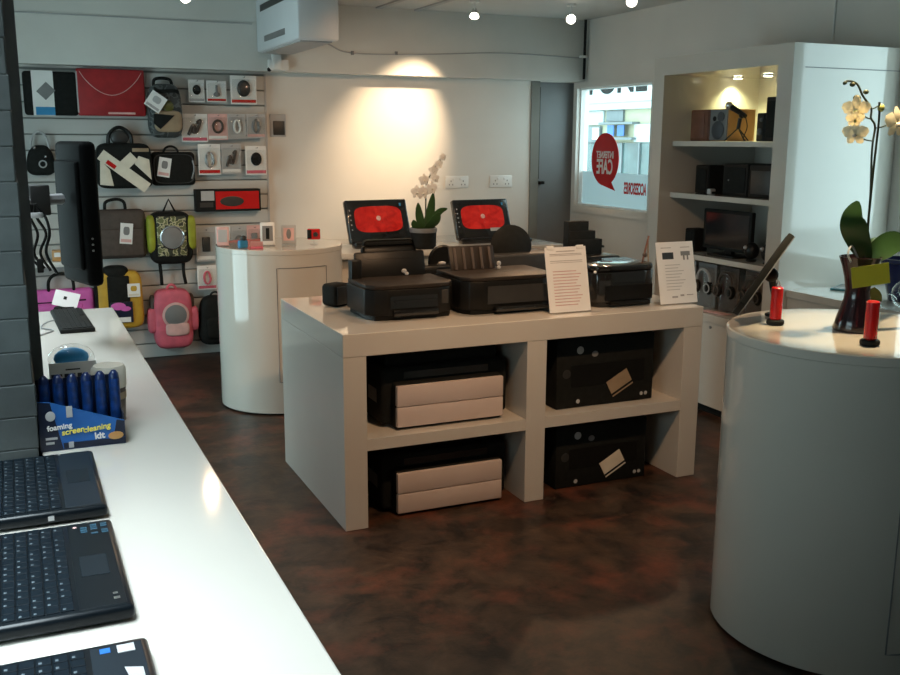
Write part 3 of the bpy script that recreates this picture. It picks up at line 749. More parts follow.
part('picture', [xf(ball((w*.05, -.041, h*.45), .09, 1, .02, .42), (0, 0, 0)), box(-w*.44, -w*.24, -.0414, -.041, h*.2, h*.42)], 'dkgrey', t)

# ------------------------------------------------------------------ things on the back wall
x0, z0 = at(269, 137, 'y', YB)[0], at(269, 137, 'y', YB)[2]
t = thing('wall_switch', 'dark grey square switch plate on the back wall beside the slatwall', 'switch', (1.865, YB, 1.61))
part('plate', box(-.06, .06, -.012, 0, 0, .165, .004), 'lgrey', t)
part('dark_panel', box(-.038, .05, -.016, -.011, .012, .115, .003), 'dkgrey', t)
def socket(x, label):
    t = thing('wall_socket', label, 'socket', (x, YB, 1.205), 0, 'double sockets on the back wall')
    part('plate', box(-.105, .105, -.012, 0, 0, .098, .006), 'whitep', t)
    part('switch', [box(sx*.03-.01, sx*.03+.01, -.017, -.011, .062, .082, .002) for sx in (-1, 1)], 'whitep', t)
    part('pin_holes', [box(sx*.055-.004+dx, sx*.055+.004+dx, -.0128, -.0115, zz, zz+.012) for sx in (-1, 1) for dx, zz in ((0, .05), (-.015, .022), (.015, .022))], 'greym', t, False)
    return t
socket(3.343, 'white double socket on the back wall directly above the right monitor')
socket(3.748, 'white double socket nearest the grey corner door')
# air conditioner
ac = thing('air_conditioner', 'white air conditioner with dark vent slots hanging below the ceiling', 'air conditioner', (1.69, 6.1, 2.18))
part('casing', box(0, .27, 0, 1.09, .02, .38, .015, 3), 'acw', ac)
part('vent', box(-.004, .01, .30, .85, .075, .115, .003), 'greym', ac)
part('vent', box(-.004, .01, .25, .95, .285, .33, .003), 'dkgrey', ac)
part('lower_grille', box(.03, .24, .06, 1.03, .012, .022), 'lgrey', ac, False)
jb = thing('junction_box', 'small white cable junction box on the bulkhead under the air conditioner', 'junction box', (1.84, 7.203, 2.08))
part('box', box(-.075, .07, -.05, 0, 0, .075, .006), 'whitep', jb)
part('cover', box(-.05, .015, -.058, -.05, .005, .11, .004), 'whitep', jb)
part('pipe', tube([(-.03, -.025, .07), (-.035, -.03, .115)], .018, 10), 'whitep', jb)
part('plug', ball((-.07, -.035, .005), .016), 'blackm', jb)
wr = thing('wall_cable', 'thin grey cable clipped along the back bulkhead', 'cable', (0, 7.196, 0))
part('cable', tube(curve([(2.09, 0, 2.335), (2.24, 0, 2.276), (2.41, 0, 2.225), (2.96, 0, 2.236), (3.65, 0, 2.272), (4.41, 0, 2.262)], 8), .005, 6), 'lgrey', wr)
part('clip', box(2.40, 2.42, -.01, .003, 2.212, 2.24), 'greym', wr)
part('clip', box(2.75, 2.77, -.01, .003, 2.225, 2.25), 'greym', wr)
pp = thing('pipe', 'black vertical pipe in the back corner above the grey door', 'pipe', (4.415, 7.165, 2.09))
part('tube', tube([(0, 0, 0), (0, 0, .474)], .012, 10), 'blackm', pp)
part('clip', box(-.035, .018, -.018, .03, .17, .19, .003), 'whitep', pp)
t = thing('hanging_cable', 'short pale cable on the right wall above the white cabinet', 'cable', (4.44, 4.48, 2.17))
part('cable', tube(curve([(0, 0, 0), (.003, .004, .13), (0, .0, .26), (.003, 0, .394)]), .006, 6), 'whitep', t)

# ------------------------------------------------------------------ round counters
def round_counter(name_label, c, r, zt, a0, a1, zd0, zd1, rz=0):
    t = thing('round_counter', name_label, 'counter', (c[0], c[1], 0), rz, 'round white counters')
    part('plinth', cyl(r-.02, 0, .012, seg=64), 'blackm', t)
    part('drum', lathe([(r-.01, .01), (r, .012), (r, zt-.03), (r-.003, zt-.028), (0, zt-.028)], 96), GL, t)
    part('worktop', lathe([(0, zt-.028), (r+.001, zt-.028), (r+.001, zt-.003), (r-.003, zt), (0, zt)], 96), GL, t)
    n = 24; pts = [(r*math.cos(a0+(a1-a0)*i/n), r*math.sin(a0+(a1-a0)*i/n), zd1) for i in range(n+1)]
    pts += [(p[0], p[1], zd0) for p in reversed(pts)]
    part('door_seam', tube(pts, .0028, 6, True), 'greym', t)
    return t
round_counter('round white counter holding phones, standing before the slatwall', (1.459, 5.797), .377, .973,
              math.radians(-107), math.radians(-59), .20, .87)
round_counter('large round white counter in the right foreground with the orchid', (2.444, 2.256), .406, 1.006,
              math.radians(-115), math.radians(-40), .10, .95)

# phones and trinkets on the far round counter
ZR = .974
def place(u, v, z): p = at(u, v, 'z', z); return (p.x, p.y, z)
def stand_pack(u, v, w, h, label, back, front, rz=0):
    t = thing('phone', label, 'phone', place(u, v, ZR), rz, 'phones on the round counter')
    part('stand', [box(-w/2, w/2, -.012, .035, 0, .006, .002)], 'acrylic', t)
    c = part('case', xf(box(-w/2, w/2, -.006, .006, 0, h, .004, 2), (0, 0, .005), (math.radians(-12), 0, 0)), back, t)
    part('screen', xf(box(-w*.36, w*.36, -.0072, -.0058, h*.18, h*.84), (0, 0, .005), (math.radians(-12), 0, 0)), front, t, False)
    return t
stand_pack(223, 246.5, .07, .11, 'pale phone standing at the left edge of the round counter', 'rose', 'lgrey', -.3)
t = stand_pack(268, 246, .085, .135, 'white framed phone with a dark stripe, centre of the round counter', 'whitep', 'greym', -.25)
part('stripe', xf(box(-.010, .010, -.0085, -.007, .035, .10), (0, 0, .005), (math.radians(-12), 0, 0)), 'blackm', t, False)
t = stand_pack(289, 245, .085, .115, 'pinkish grey phone standing right of the white framed one', 'lgrey', 'rose', -.3)
part('figure', xf(ball((0, -.008, .06), .02, .7, .1, 1.5), (0, 0, .005), (math.radians(-12), 0, 0)), 'greym', t)
t = thing('trinket', 'small blue trinket among the phones on the round counter', 'gadget', place(243, 248, ZR), .3)
part('body', [box(-.028, .028, -.015, .015, 0, .045, .008, 3)], 'cyan', t)
part('top', [ball((.005, 0, .055), .018)], 'dkgrey', t)
t = thing('card', 'small orange-pink card lying between the blue trinket and white phone', 'card', place(257, 248.2, ZR), -.2)
part('sheet', box(-.035, .035, -.03, .03, 0, .008, .002), 'coral', t)
part('fold', xf(box(-.035, .035, -.001, .001, 0, .035), (0, .02, .006), (.4, 0, 0)), 'rose', t, False)
t = thing('camera', 'small red and black camera on a clear stem at the round counter right', 'camera', place(314, 244, ZR), -.35)
part('stem', [cyl(.022, 0, .006, seg=20), cyl(.005, .006, .03, seg=10)], 'acrylic', t)
part('body', box(-.038, .038, -.016, .016, .028, .092, .006, 3), 'red', t)
part('dark_half', box(-.0385, -.008, -.0165, .0165, .030, .090, .005, 2), 'blackm', t)
part('lens', xf(cyl(.014, 0, .012, seg=20), (.012, -.014, .06), (PI/2, 0, 0)), 'dkgrey', t)

# ------------------------------------------------------------------ back desk with touch-screen computers
DZ = .822
dk = thing('desk', 'white desk against the back wall carrying the two red-screen computers', 'desk')
part('desktop', box(1.98, 3.80, 6.38, 7.34, DZ-.04, DZ, .004), GL, dk)
part('front_panel', box(2.02, 3.76, 6.45, 6.48, 0, DZ-.04), GL, dk, False)
part('side_panel', box(1.99, 2.03, 6.42, 7.32, 0, DZ-.04), GL, dk, False)
part('side_panel', box(3.75, 3.79, 6.42, 7.32, 0, DZ-.04), GL, dk, False)
def aio(x, y, w, h, rz, label, flip=False):
    t = thing('desktop_computer', label, 'computer', (x, y, DZ), rz, 'all-in-one computers on the back desk')
    R = (math.radians(-20), 0, 0)
    p = part('housing', xf(box(-w/2, w/2, -.018, .03, 0, h, .012, 3), (0, 0, .03), R), 'blackg', t)
    part('red_display', xf(prism([(.385*w*math.copysign(abs(math.cos(a))**.5, math.cos(a)), h*.54+.30*h*math.copysign(abs(math.sin(a))**.45, math.sin(a))) for a in [2*PI*i/48 for i in range(48)]], -.0196, -.0182, 'y'), (0, 0, .03), R), 'redscreen', t, False)
    part('screen_logo', xf(ball((0, -.0198, h*.56), .019, 1, .1, 1), (0, 0, .03), R), 'rose', t)
    part('icon', [xf(box(w*.37, w*.40, -.0198, -.018, h*.83, h*.9), (0, 0, .03), R)], 'cyan', t, False)
    part('icon_column', [xf(box(-w*.455, -w*.44, -.0198, -.018, h*(.3+.11*i), h*(.33+.11*i)), (0, 0, .03), R) for i in range(5)], 'lgrey', t, False)
    part('stand_leg', xf(box(-w*.3, w*.3, -.01, .01, 0, .26), (0, .15, .006), (math.radians(14), 0, 0)), 'blackm', t, False)
    part('foot_bar', [box(-w*.46, w*.46, -.05, .03, 0, .05, .012, 3)], 'blackg', t)
    return t
aio(2.443, 6.69, .495, .325, .10, 'red-screen desktop computer left of the potted orchid')
t = aio(3.286, 6.69, .48, .31, .06, 'red-screen desktop computer right of the potted orchid')
part('taskbar_label', xf(box(.05, .17, -.0205, -.018, .055, .08), (0, 0, .03), (math.radians(-20), 0, 0)), 'lgrey', t, False)
ms = thing('computer_mouse', 'small black mouse on the right end of the back desk', 'mouse', (3.60, 6.62, DZ), .4)
part('shell', soft(.07, .11, .038, 3), 'black', ms)
part('scroll_wheel', xf(cyl(.008, -.004, .004, seg=12), (0, -.03, .036), (0, PI/2, 0)), 'greym', ms)
part('cord', tube(curve([(0, .05, .012), (.01, .12, .006), (-.03, .25, .006), (.0, .4, .006)]), .003, 6), 'greym', ms)

# orchid in pot on the desk
oc = thing('potted_orchid', 'small white orchid in a dark pot between the two computers', 'plant', (2.695, 6.50, DZ))
part('pot', lathe([(0, 0), (.075, 0), (.092, .02), (.096, .145), (.088, .145), (.086, .13), (0, .13)], 28), 'blackm', oc)
part('pot_rim', lathe([(.097, .118), (.1, .123), (.1, .148), (.094, .15), (.094, .118)], 28), 'greym', oc)
part('soil', lathe([(0, .135), (.088, .132)], 20), 'darkbrown', oc)
for pts, w in (([(.01, 0, .13), (-.03, -.01, .22), (-.05, -.02, .33)], .06), ([(.01, 0, .13), (.05, -.01, .24), (.075, -.01, .40)], .07), ([(.01, 0, .13), (.07, -.04, .19), (.10, -.06, .26)], .08), ([(.02, 0, .13), (.11, -.01, .25), (.18, -.02, .285)], .05), ([(0, 0, .13), (-.07, -.02, .17), (-.09, -.03, .21)], .05)):
    part('leaf', leaf(curve(pts, 6), w, .003), 'leaf', oc)
st = curve([(.02, 0, .13), (.02, 0, .35), (.03, 0, .47), (.08, -.01, .57), (.15, -.02, .66)], 8)
part('stem', tube(st, .005, 6), 'stem', oc)
def flower(parent, c, s, m, face=(0, -1, 0), heart='bud', droop=0):
    f = Vector(face).normalized(); q = f.to_track_quat('Y', 'Z').to_matrix().to_4x4()
    bms = []
    for k, (L, w) in enumerate(((1, .62), (1.0, .95), (.9, .6), (.9, .6), (1.0, .95))):
        a = PI/2+2*PI*k/5
        d = Vector((math.cos(a), 0, math.sin(a)))
        b = leaf([Vector((0, 0, 0)), d*s*.3+Vector((0, .04*s, 0)), d*s*.65+Vector((0, .02*s, 0)), d*s*L-Vector((0, .12*s, 0))], s*w, .0015, [.25, .8, 1, .35], side=(-d.z, 0, d.x))
        bmesh.ops.transform(b, matrix=Matrix.Translation(c) @ q, verts=b.verts); bms.append(b)
    o = part('flower', bms, m, parent)
    h = ball((0, .12*s, -.1*s), .16*s, 1, 1, .9, 10); bmesh.ops.transform(h, matrix=Matrix.Translation(c) @ q, verts=h.verts)
    part('flower_lip', h, heart, o)
    return o
for c, s in (((-.015, -.03, .40), .055), ((-.06, -.03, .405), .05), ((.055, -.03, .43), .05), ((-.005, -.03, .49), .045), ((.08, -.03, .50), .04), ((.07, -.03, .555), .042), ((.11, -.03, .60), .036), ((.14, -.03, .65), .03)):
    flower(oc, c, s, 'petalw', (.1, -1, 0), 'cream')

# ------------------------------------------------------------------ island display table
IX0, IX1, IY0, IY1, IZ = 1.160, 2.937, 3.637, 4.616, .833
isl = thing('display_table', 'large glossy white display table with four open cubbies in the middle', 'table')
part('table_top', box(IX0, IX1, IY0, IY1, IZ-.095, IZ, .003), GL, isl, False)
part('side_panel', box(IX0, IX0+.099, IY0+.001, IY1-.001, 0, IZ-.095, .002), GL, isl, False)
part('side_panel', box(IX1-.104, IX1, IY0+.001, IY1-.001, 0, IZ-.095, .002), GL, isl, False)
part('divider', box(1.999, 2.096, IY0+.001, IY1-.001, 0, IZ-.095, .002), GL, isl, False)
part('shelf', box(IX0+.099, 1.999, IY0+.002, IY1-.002, .337, .386), GL, isl, False)
part('shelf', box(2.096, IX1-.104, IY0+.002, IY1-.002, .337, .386), GL, isl, False)
part('back_panel', [box(IX0+.099, 1.999, 4.30, 4.32, 0, IZ-.095), box(2.096, IX1-.104, 4.30, 4.32, 0, IZ-.095)], 'greym', isl, False)

def big_printer(z, label):
    t = thing('printer', label, 'printer', (1.666, 3.70, z), 0, 'office printers in the left cubbies')
    part('body', [box(-.252, .252, .018, .46, 0, .20, .008), box(-.30, .30, .06, .50, .012, .26, .02, 3), box(-.27, .27, .10, .47, .25, .315, .02, 3)], 'blackm', t)
    part('top_panel', [box(-.20, .10, .16, .40, .312, .322, .004)], 'dkgrey', t)
    part('paper_tray', box(-.250, .250, 0, .03, .102, .192, .004), 'tray', t, label='upper pale paper drawer')
    part('paper_tray', box(-.250, .250, 0, .03, .012, .099, .004), 'tray', t, label='lower pale paper drawer')
    part('output_slot', box(-.2, .2, .055, .07, .21, .24), 'blackg', t, False)
    part('side_vent', [box(-.3015, -.299, .12+.012*i, .126+.012*i, .1, .16) for i in range(9)], 'greym', t, False)
    return t
big_printer(.387, 'black printer with two pale drawers on the upper left cubby shelf')
big_printer(.001, 'black printer with two pale drawers standing on the floor under its twin')

def carton(z, h, x, w, label, m, sx):
    t = thing('printer_box', label, 'box', (x, 3.72, z), 0, 'black printer boxes in the right cubbies')
    part('carton', box(-w/2, w/2, 0, .42, 0, h, .006), 'blackm', t)
    pic = part('product_picture', box(-w*.36, w*.40, -.0012, 0, h*.30, h*.62), 'black', t, False)
    part('photo_print', xf(box(-.062, .062, -.001, .001, -.042, .042), (sx, -.004, h*.30), (0, math.radians(-28), 0)), m, pic, False, label='tilted pale photo print')
    part('print_stripe', xf(box(-.062, .062, -.0018, -.001, -.034, -.024), (sx, -.004, h*.30), (0, math.radians(-28), 0)), 'blackm', pic, False)
    part('round_logo', xf(lathe([(0, 0), (.018, 0), (.018, .0012), (0, .0012)], 20), (-w*.27, 0, h*.83), (PI/2, 0, 0)), 'lgrey', t)
    part('small_logo', xf(lathe([(0, 0), (.014, 0), (.014, .0012), (0, .0012)], 20), (-w*.12, 0, h*.76), (PI/2, 0, 0), (1.2, 1, .8)), 'greym', t)
    for ix, iz, ir in ((w*.38, .10, .009), (w*.38+.024, .10, .009), (-w*.28, .09, .010)): part('icon', xf(lathe([(0, 0), (ir, 0), (ir, .0012), (0, .0012)], 16), (ix, 0, h*iz), (PI/2, 0, 0)), 'lgrey', t)
    part('side_picture', [xf(ball((-w*.40, -.0005, h*.5), .022, 1, .05, 1))], 'dkgrey', t)
    return t
carton(.387, .325, 2.462, .53, 'black printer box with a brown photo print in the upper right cubby', 'tan', .075)
carton(.001, .30, 2.455, .50, 'black printer box with a grey photo print in the floor-level right cubby', 'cream', .06)

# ------------------------------------------------------------------ on top of the island
ZT = IZ+.001
t = thing('speaker', 'small black cube speaker near the left corner of the display table', 'speaker', (1.352, 4.32, ZT), .5)
part('cabinet', box(-.055, .055, -.05, .05, 0, .105, .02, 4), 'blackm', t)
part('grille', box(-.046, .046, -.053, -.048, .01, .095, .002), 'dkgrey', t)

def printer(x, y, w, d, h, label, m='black', rz=0, grp='printers on the display table'):
    t = thing('printer', label, 'printer', (x, y, ZT), rz, grp)
    r = .05
    pr = lambda g: [(-w/2+g, d/2-g), (-w/2+g, -d/2+.06), (-w/2+.03+g*.5, -d/2+.02), (-w/2+.09, -d/2+g), (w/2-.09, -d/2+g), (w/2-.03-g*.5, -d/2+.02), (w/2-g, -d/2+.06), (w/2-g, d/2-g)]
    part('body', [prism(pr(.012), 0, .02), prism(pr(0), .02, h-.012, 'z', .006)], m, t)
    return t, pr
# front left printer, paper support raised
t, pr = printer(1.554, 4.0, .415, .30, .145, 'black printer with raised paper support, front left on the display table')
part('lid', prism(pr(.004), .133, .152, 'z', .005), 'brownblk', t)
part('output_tray', [box(-.10, .11, -.17, -.10, .018, .045, .006), box(-.09, .10, -.158, -.148, .075, .085)], 'blackg', t)
part('front_slot', [box(-.11, .11, -.1515, -.148, .05, .105)], 'blackg', t, False)
part('control_panel', box(.13, .165, -.147, -.115, .06, .12, .004), 'dkgrey', t)
ps = part('paper_support', [xf(box(-.17, .17, -.008, .008, 0, .135, .01, 2), (0, .13, .13), (math.radians(-12), 0, 0)), xf(box(-.13, .13, -.006, .006, .10, .165, .02, 3), (0, .135, .13), (math.radians(-12), 0, 0))], 'black', t)
part('side_flap', box(-.20, -.15, .10, .15, .12, .235, .006), 'black', t)
part('badge', [ball((.062, .128, .172), .013, 1, .4, .8, 10), ball((.075, .126, .16), .010, 1, .4, .8, 10)], 'lgrey', t)
# middle printer
t, pr = printer(2.028, 4.0, .48, .34, .16, 'brown-black printer with ribbed paper tray, middle of the display table')
part('lid', prism(pr(.004), .148, .166, 'z', .005), 'brownblk', t)
part('front_slot', box(-.13, .2, -.1715, -.168, .045, .125), 'dkgrey', t, False)
part('output_tray', box(-.10, .19, -.20, -.15, .012, .035, .006), 'blackg', t)
part('control_panel', box(.205, .235, -.15, -.05, .05, .14, .004), 'black', t)
part('paper_tray', [xf(box(-.19, .045, -.006, .006, 0, .125, .008, 2), (0, .10, .155), (math.radians(-18), 0, 0))], 'brownblk', t)
part('tray_ribs', [xf(box(-.17+.045*i, -.155+.045*i, -.012, -.005, .01, .115, .003), (0, .10, .155), (math.radians(-18), 0, 0)) for i in range(5)], 'brown', t)
part('badge', [ball((.055, .09, .19), .012, 1, .5, 1, 10), ball((.052, .085, .172), .011, 1, .5, .8, 10)], 'lgrey', t)
# right printer
t, pr = printer(2.603, 3.93, .365, .30, .175, 'glossy black printer with a shiny lid, between the two paper signs', 'blackg')
part('lid', prism(pr(.004), .166, .192, 'z', .008), 'blackg', t)
part('front_slot', box(-.12, .14, -.1515, -.148, .03, .10), 'black', t, False)
part('output_tray', box(-.10, .12, -.17, -.13, .01, .028, .005), 'black', t)
part('power_light', ball((-.165, -.125, .165), .007, seg=10), 'whitep', t)
# back row
t = thing('printer', 'black printer facing away, hidden behind the front left printer', 'printer', (1.80, 4.42, ZT), 0, 'printers in the back row of the display table')
part('body', box(-.235, .20, -.13, .15, 0, .165, .02, 3), 'black', t)
part('raised_lid', [xf(box(-.16, .10, -.008, .008, 0, .14, .02, 3), (-.12, .02, .15), (math.radians(8), 0, 0))], 'blackm', t)
part('round_cover', [xf(lathe([(0, -.01), (.07, -.01), (.078, 0), (.07, .01), (0, .01)], 24), (.11, -.06, .18), (PI/2, 0, 0))], 'black', t)
part('badge', [ball((.10, -.078, .17), .016, 1.3, .4, .6, 10), ball((.08, -.076, .16), .012, 1.3, .4, .6, 10)], 'lgrey', t)
t = thing('printer', 'dark printer with a round raised lid, behind the middle printer', 'printer', (2.33, 4.42, ZT), 0, 'printers in the back row of the display table')
part('body', box(-.26, .22, -.11, .15, 0, .20, .015, 3), 'dkgrey', t)
part('round_lid', [xf(lathe([(0, -.012), (.09, -.012), (.105, 0), (.09, .012), (0, .012)], 28), (-.02, -.02, .235), (PI/2-.15, 0, 0), (1.12, 1, .82))], 'blackm', t)
part('hinge', [box(-.10, .06, -.01, .03, .19, .215, .004)], 'blackm', t)
t = thing('printer', 'tall black printer with stepped trays, behind the shiny printer', 'printer', (2.78, 4.42, ZT), 0, 'printers in the back row of the display table')
part('body', box(-.17, .13, -.12, .14, 0, .17, .012, 3), 'black', t)
part('stepped_tray', [box(-.135, -.01, -.02, .03, .16, .345, .003), box(-.13, .03, -.025, .035, .16, .295, .003), box(-.13, .07, -.03, .04, .16, .25, .003)], 'blackm', t)
part('lever', [tube([(.06, 0, .21), (.10, 0, .205)], .006, 8)], 'blackm', t)
# paper signs in holders
def sign(u, label, kind):
    p = at(u, 314 if u < 600 else 304.5, 'z', ZT)
    t = thing('sign_holder', label, 'sign', (p.x+.025, 3.735, ZT), 0, 'upright paper signs on the display table')
    R = (math.radians(-13), 0, 0)
    w, h = .107, .294
    part('foot', box(-w, w, -.015, .07, 0, .004, .001), 'acrylic', t, False)
    part('acrylic_back', xf(box(-w, w, .002, .005, 0, h+.002), (0, -.004, .004), R), 'acrylic', t, False)
    s = part('paper', xf(box(-w, w, -.001, .001, 0, h), (0, -.004, .004), R), 'white', t, False)
    def bar(x0, x1, z0, z1, m='print'): part('print', xf(box(x0*w, x1*w, -.0018, -.0009, z0*h, z1*h), (0, -.004, .004), R), m, s, False)
    if kind == 0:
        bar(-.45, .45, .925, .94); bar(-.78, .78, .885, .895); bar(-.78, .78, .865, .873); bar(-.78, .78, .78, .79); bar(-.78, .78, .755, .762)
        part('print', [xf(box(-.7*w, (.4+.3*((i*37) % 7)/7)*w, -.0018, -.0009, h*(.10+.047*i), h*(.114+.047*i)), (0, -.004, .004), R) for i in range(12)], 'printr', s, False)
        part('clip', [xf(box(sx*.85*w-.018, sx*.85*w+.018, -.004, .007, h-.012, h+.006, .002), (0, -.004, .004), R) for sx in (-.85, .85)], 'whitep', t)
    else:
        bar(-.75, -.2, .90, .912); bar(.3, .8, .90, .912)
        part('picture', xf(box(-.7*w, -.1*w, -.0018, -.0009, h*.72, h*.83, .0004), (0, -.004, .004), R), 'dkgrey', s, False)
        part('picture', [xf(box(.30*w, .80*w, -.0018, -.0009, h*.77, h*.84), (0, -.004, .004), R), xf(box(.42*w, .50*w, -.0018, -.0009, h*.70, h*.77), (0, -.004, .004), R), xf(box(.62*w, .70*w, -.0018, -.0009, h*.70, h*.77), (0, -.004, .004), R)], 'greym', s, False)
        part('print', [xf(box(-.6*w, (.1+.4*((i*37) % 7)/7)*w, -.0018, -.0009, h*(.22+.05*i), h*(.23+.05*i)), (0, -.004, .004), R) for i in range(9)], 'lgrey', s, False)
        part('print', [xf(box(-.35*w, -.05*w, -.0018, -.0009, h*.09, h*.12), (0, -.004, .004), R), xf(box(.1*w, .3*w, -.0018, -.0009, h*.11, h*.14), (0, -.004, .004), R), xf(box(.45*w, .8*w, -.0018, -.0009, h*.12, h*.135), (0, -.004, .004), R)], 'print', s, False)
    return t
sign(569.5, 'white text-filled paper sign between the middle and shiny printers', 0)
sign(675.5, 'white paper sign with two printer pictures at the table right corner', 1)
t = thing('easel', 'small brown easel ornament behind the shiny printer, before the right wall', 'ornament', (2.99-.18, 4.585, ZT), 0)
q0 = at(637, 263, 'y', 4.05); q1 = at(648, 236, 'y', 4.05)
t.location = (q0.x+.02, 4.05, ZT)
part('leg', tube([(-.03, 0, 0), (q1.x-q0.x-.015, 0, q1.z-ZT)], .005, 6), 'woodred', t)
part('leg', tube([(.06, 0, 0), (q1.x-q0.x-.02, 0, q1.z-ZT-.01)], .004, 6), 'tan', t)
part('crossbar', [box(-.02, .055, -.008, .008, .115, .128, .002)], 'woodred', t)
part('ornament', [ball((.025, 0, .20), .013, seg=10)], 'darkbrown', t)

# ------------------------------------------------------------------ display cabinet on the right wall
cbn = thing('display_cabinet', 'tall white built-in cabinet with lit open shelves on the right wall', 'cabinet')
CX, CYN, CYF = 3.69, 3.975, 5.165
part('near_panel', box(CX, 4.448, CYN, 4.084, 0, 2.09), GL, cbn, False)
part('far_panel', box(CX, 4.448, 5.063, CYF, 0, 2.09), GL, cbn, False)
part('top_panel', box(CX, 4.448, 4.084, 5.063, 1.985, 2.09), GL, cbn, False)
part('back_panel', box(4.43, 4.447, 4.084, 5.063, .6, 1.985), GL, cbn, False)
part('top_seam', [box(CX+.08, 4.446, CYN-.002, CYN+.001, 1.968, 1.973)], 'greym', cbn, False)
for zt in (1.594, 1.279, .915): part('shelf', box(3.775, 4.43, 4.084, 5.063, zt-.03, zt), GL, cbn, False)
part('base_top', box(CX-.015, 4.43, 4.084, 5.063, .555, .60), GL, cbn, False)
dd = part('base_door', box(CX-.005, CX+.02, 4.09, 5.06, .05, .552), GL, cbn, False)
part('lock', xf(cyl(.009, 0, .006, seg=14), (CX-.005, 4.49, .525), (0, -PI/2, 0)), 'greym', dd)
part('plinth', box(CX+.02, CX+.05, 4.084, 5.063, 0, .05), 'blackm', cbn, False)
for y in (4.73, 5.0):
    d_ = part('downlight', lathe([(0, 0), (.03, 0), (.036, -.004), (.036, .004), (0, .004)], 20, (4.2, y, 1.983)), 'silver', cbn)
    part('downlight_lens', cyl(.026, -.008, -.003, (4.2, y, 1.983), 20), 'emitg', d_)

SX = 3.89
def spk(y0, y1, h, z, label, body, front, d=.2, x=SX, cones=True, name='speaker', grp='speakers in the lit cabinet'):
    t = thing(name, label, 'speaker', (x, (y0+y1)/2, z), 0, grp)
    w = abs(y1-y0)
    part('cabinet', box(0, d, -w/2, w/2, 0, h, .003), body, t, False)
    part('front', box(-.006, 0, -w/2+.004, w/2-.004, .004, h-.004, .001), front, t, False)
    if cones:
        part('woofer', xf(lathe([(0, .004), (w*.12, .002), (w*.30, -.004), (w*.33, .006), (w*.29, .008), (w*.12, .010), (0, .014)], 24), (-.006, 0, h*.34), (0, -PI/2, 0)), 'cone', t)
        part('tweeter', xf(lathe([(0, .006), (w*.10, .002), (w*.17, 0), (w*.18, .006), (w*.1, .008), (0, .009)], 20), (-.006, -w*.15, h*.76), (0, -PI/2, 0)), 'cone', t)
        part('port', xf(cyl(w*.09, 0, .003, seg=16), (-.006, w*.22, h*.70), (0, -PI/2, 0)), 'black', t)
    return t
t = spk(4.865, 5.035, .187, 1.595, 'speaker with a red-brown wooden front, left on the top cabinet shelf', 'woodred', 'woodred', cones=False)
part('grille', box(-.010, -.006, -.05, .075, .02, .17, .003), 'woodred', t)
spk(4.69, 4.853, .187, 1.595, 'grey fronted wooden speaker with two cones on the top cabinet shelf', 'wood', 'greym')
t = thing('microphone', 'black microphone tilted on a small tripod on the top cabinet shelf', 'microphone', (3.86, 4.565, 1.595))
part('tripod_leg', tube([(0, .0, .075), (-.01, .10, .003)], .004, 6), 'black', t)
part('tripod_leg', tube([(0, .0, .075), (-.01, -.07, .003)], .004, 6), 'black', t)
part('tripod_leg', tube([(0, .0, .075), (.07, -.01, .003)], .004, 6), 'black', t)
part('post', tube([(0, 0, .07), (0, -.012, .13)], .011, 8), 'black', t)
part('clip', [ball((0, -.025, .145), .018, seg=10)], 'black', t)
part('handle', tube([(0, -.055, .14), (0, .065, .192)], .012, 10, r1=.017), 'black', t)
part('head', [ball((0, .09, .203), .024, seg=12)], 'silver', t)
part('ring', [ball((0, .066, .193), .020, 1, .4, 1, 12)], 'silver', t)
part('cable', tube(curve([(0, -.055, .14), (.0, -.075, .08), (.0, -.05, .02), (0, -.07, .004)]), .003, 6), 'black', t)
spk(4.335, 4.395, .155, 1.595, 'low black satellite speaker beside the microphone', 'black', 'black', .1, 3.85)
t = spk(4.235, 4.328, .24, 1.595, 'tall black box speaker at the right end of the top cabinet shelf', 'black', 'black', .16, 3.85, False)
part('grille', box(-.010, -.006, -.035, .035, .02, .22, .003), 'blackm', t)
# second shelf
t = spk(4.80, 4.97, .17, 1.280, 'black tilted speaker alone at the left of the second shelf', 'blackm', 'black', .14, 3.88, False)
part('grille', box(-.010, -.006, -.06, .06, .02, .15, .003), 'blackm', t); t.rotation_euler = (0, 0, -.2)
t = spk(4.475, 4.69, .185, 1.280, 'large black subwoofer, left of the pair on the second shelf', 'blackm', 'black', .26, 3.88, False)
part('grille', box(-.010, -.006, -.09, .09, .02, .165, .003), 'blackm', t)
part('power_led', xf(cyl(.005, 0, .004, seg=10), (-.009, .05, .09), (0, -PI/2, 0)), 'greym', t)
t = spk(4.26, 4.465, .185, 1.280, 'large black subwoofer, right of the pair on the second shelf', 'blackm', 'black', .26, 3.88, False)
part('grille', box(-.010, -.006, -.08, .08, .02, .15, .003), 'dkgrey', t)
t = thing('adapter', 'tiny pale adapter between the speakers on the second shelf', 'gadget', (3.83, 4.735, 1.280))
part('body', box(-.02, .02, -.018, .018, 0, .035, .006), 'lgrey', t)
part('plug', box(-.012, .012, -.03, -.018, .006, .02, .002), 'blackm', t)
part('lead', tube(curve([(.02, .01, .008), (.04, .04, .004), (.02, .09, .004)]), .004, 6), 'black', t)
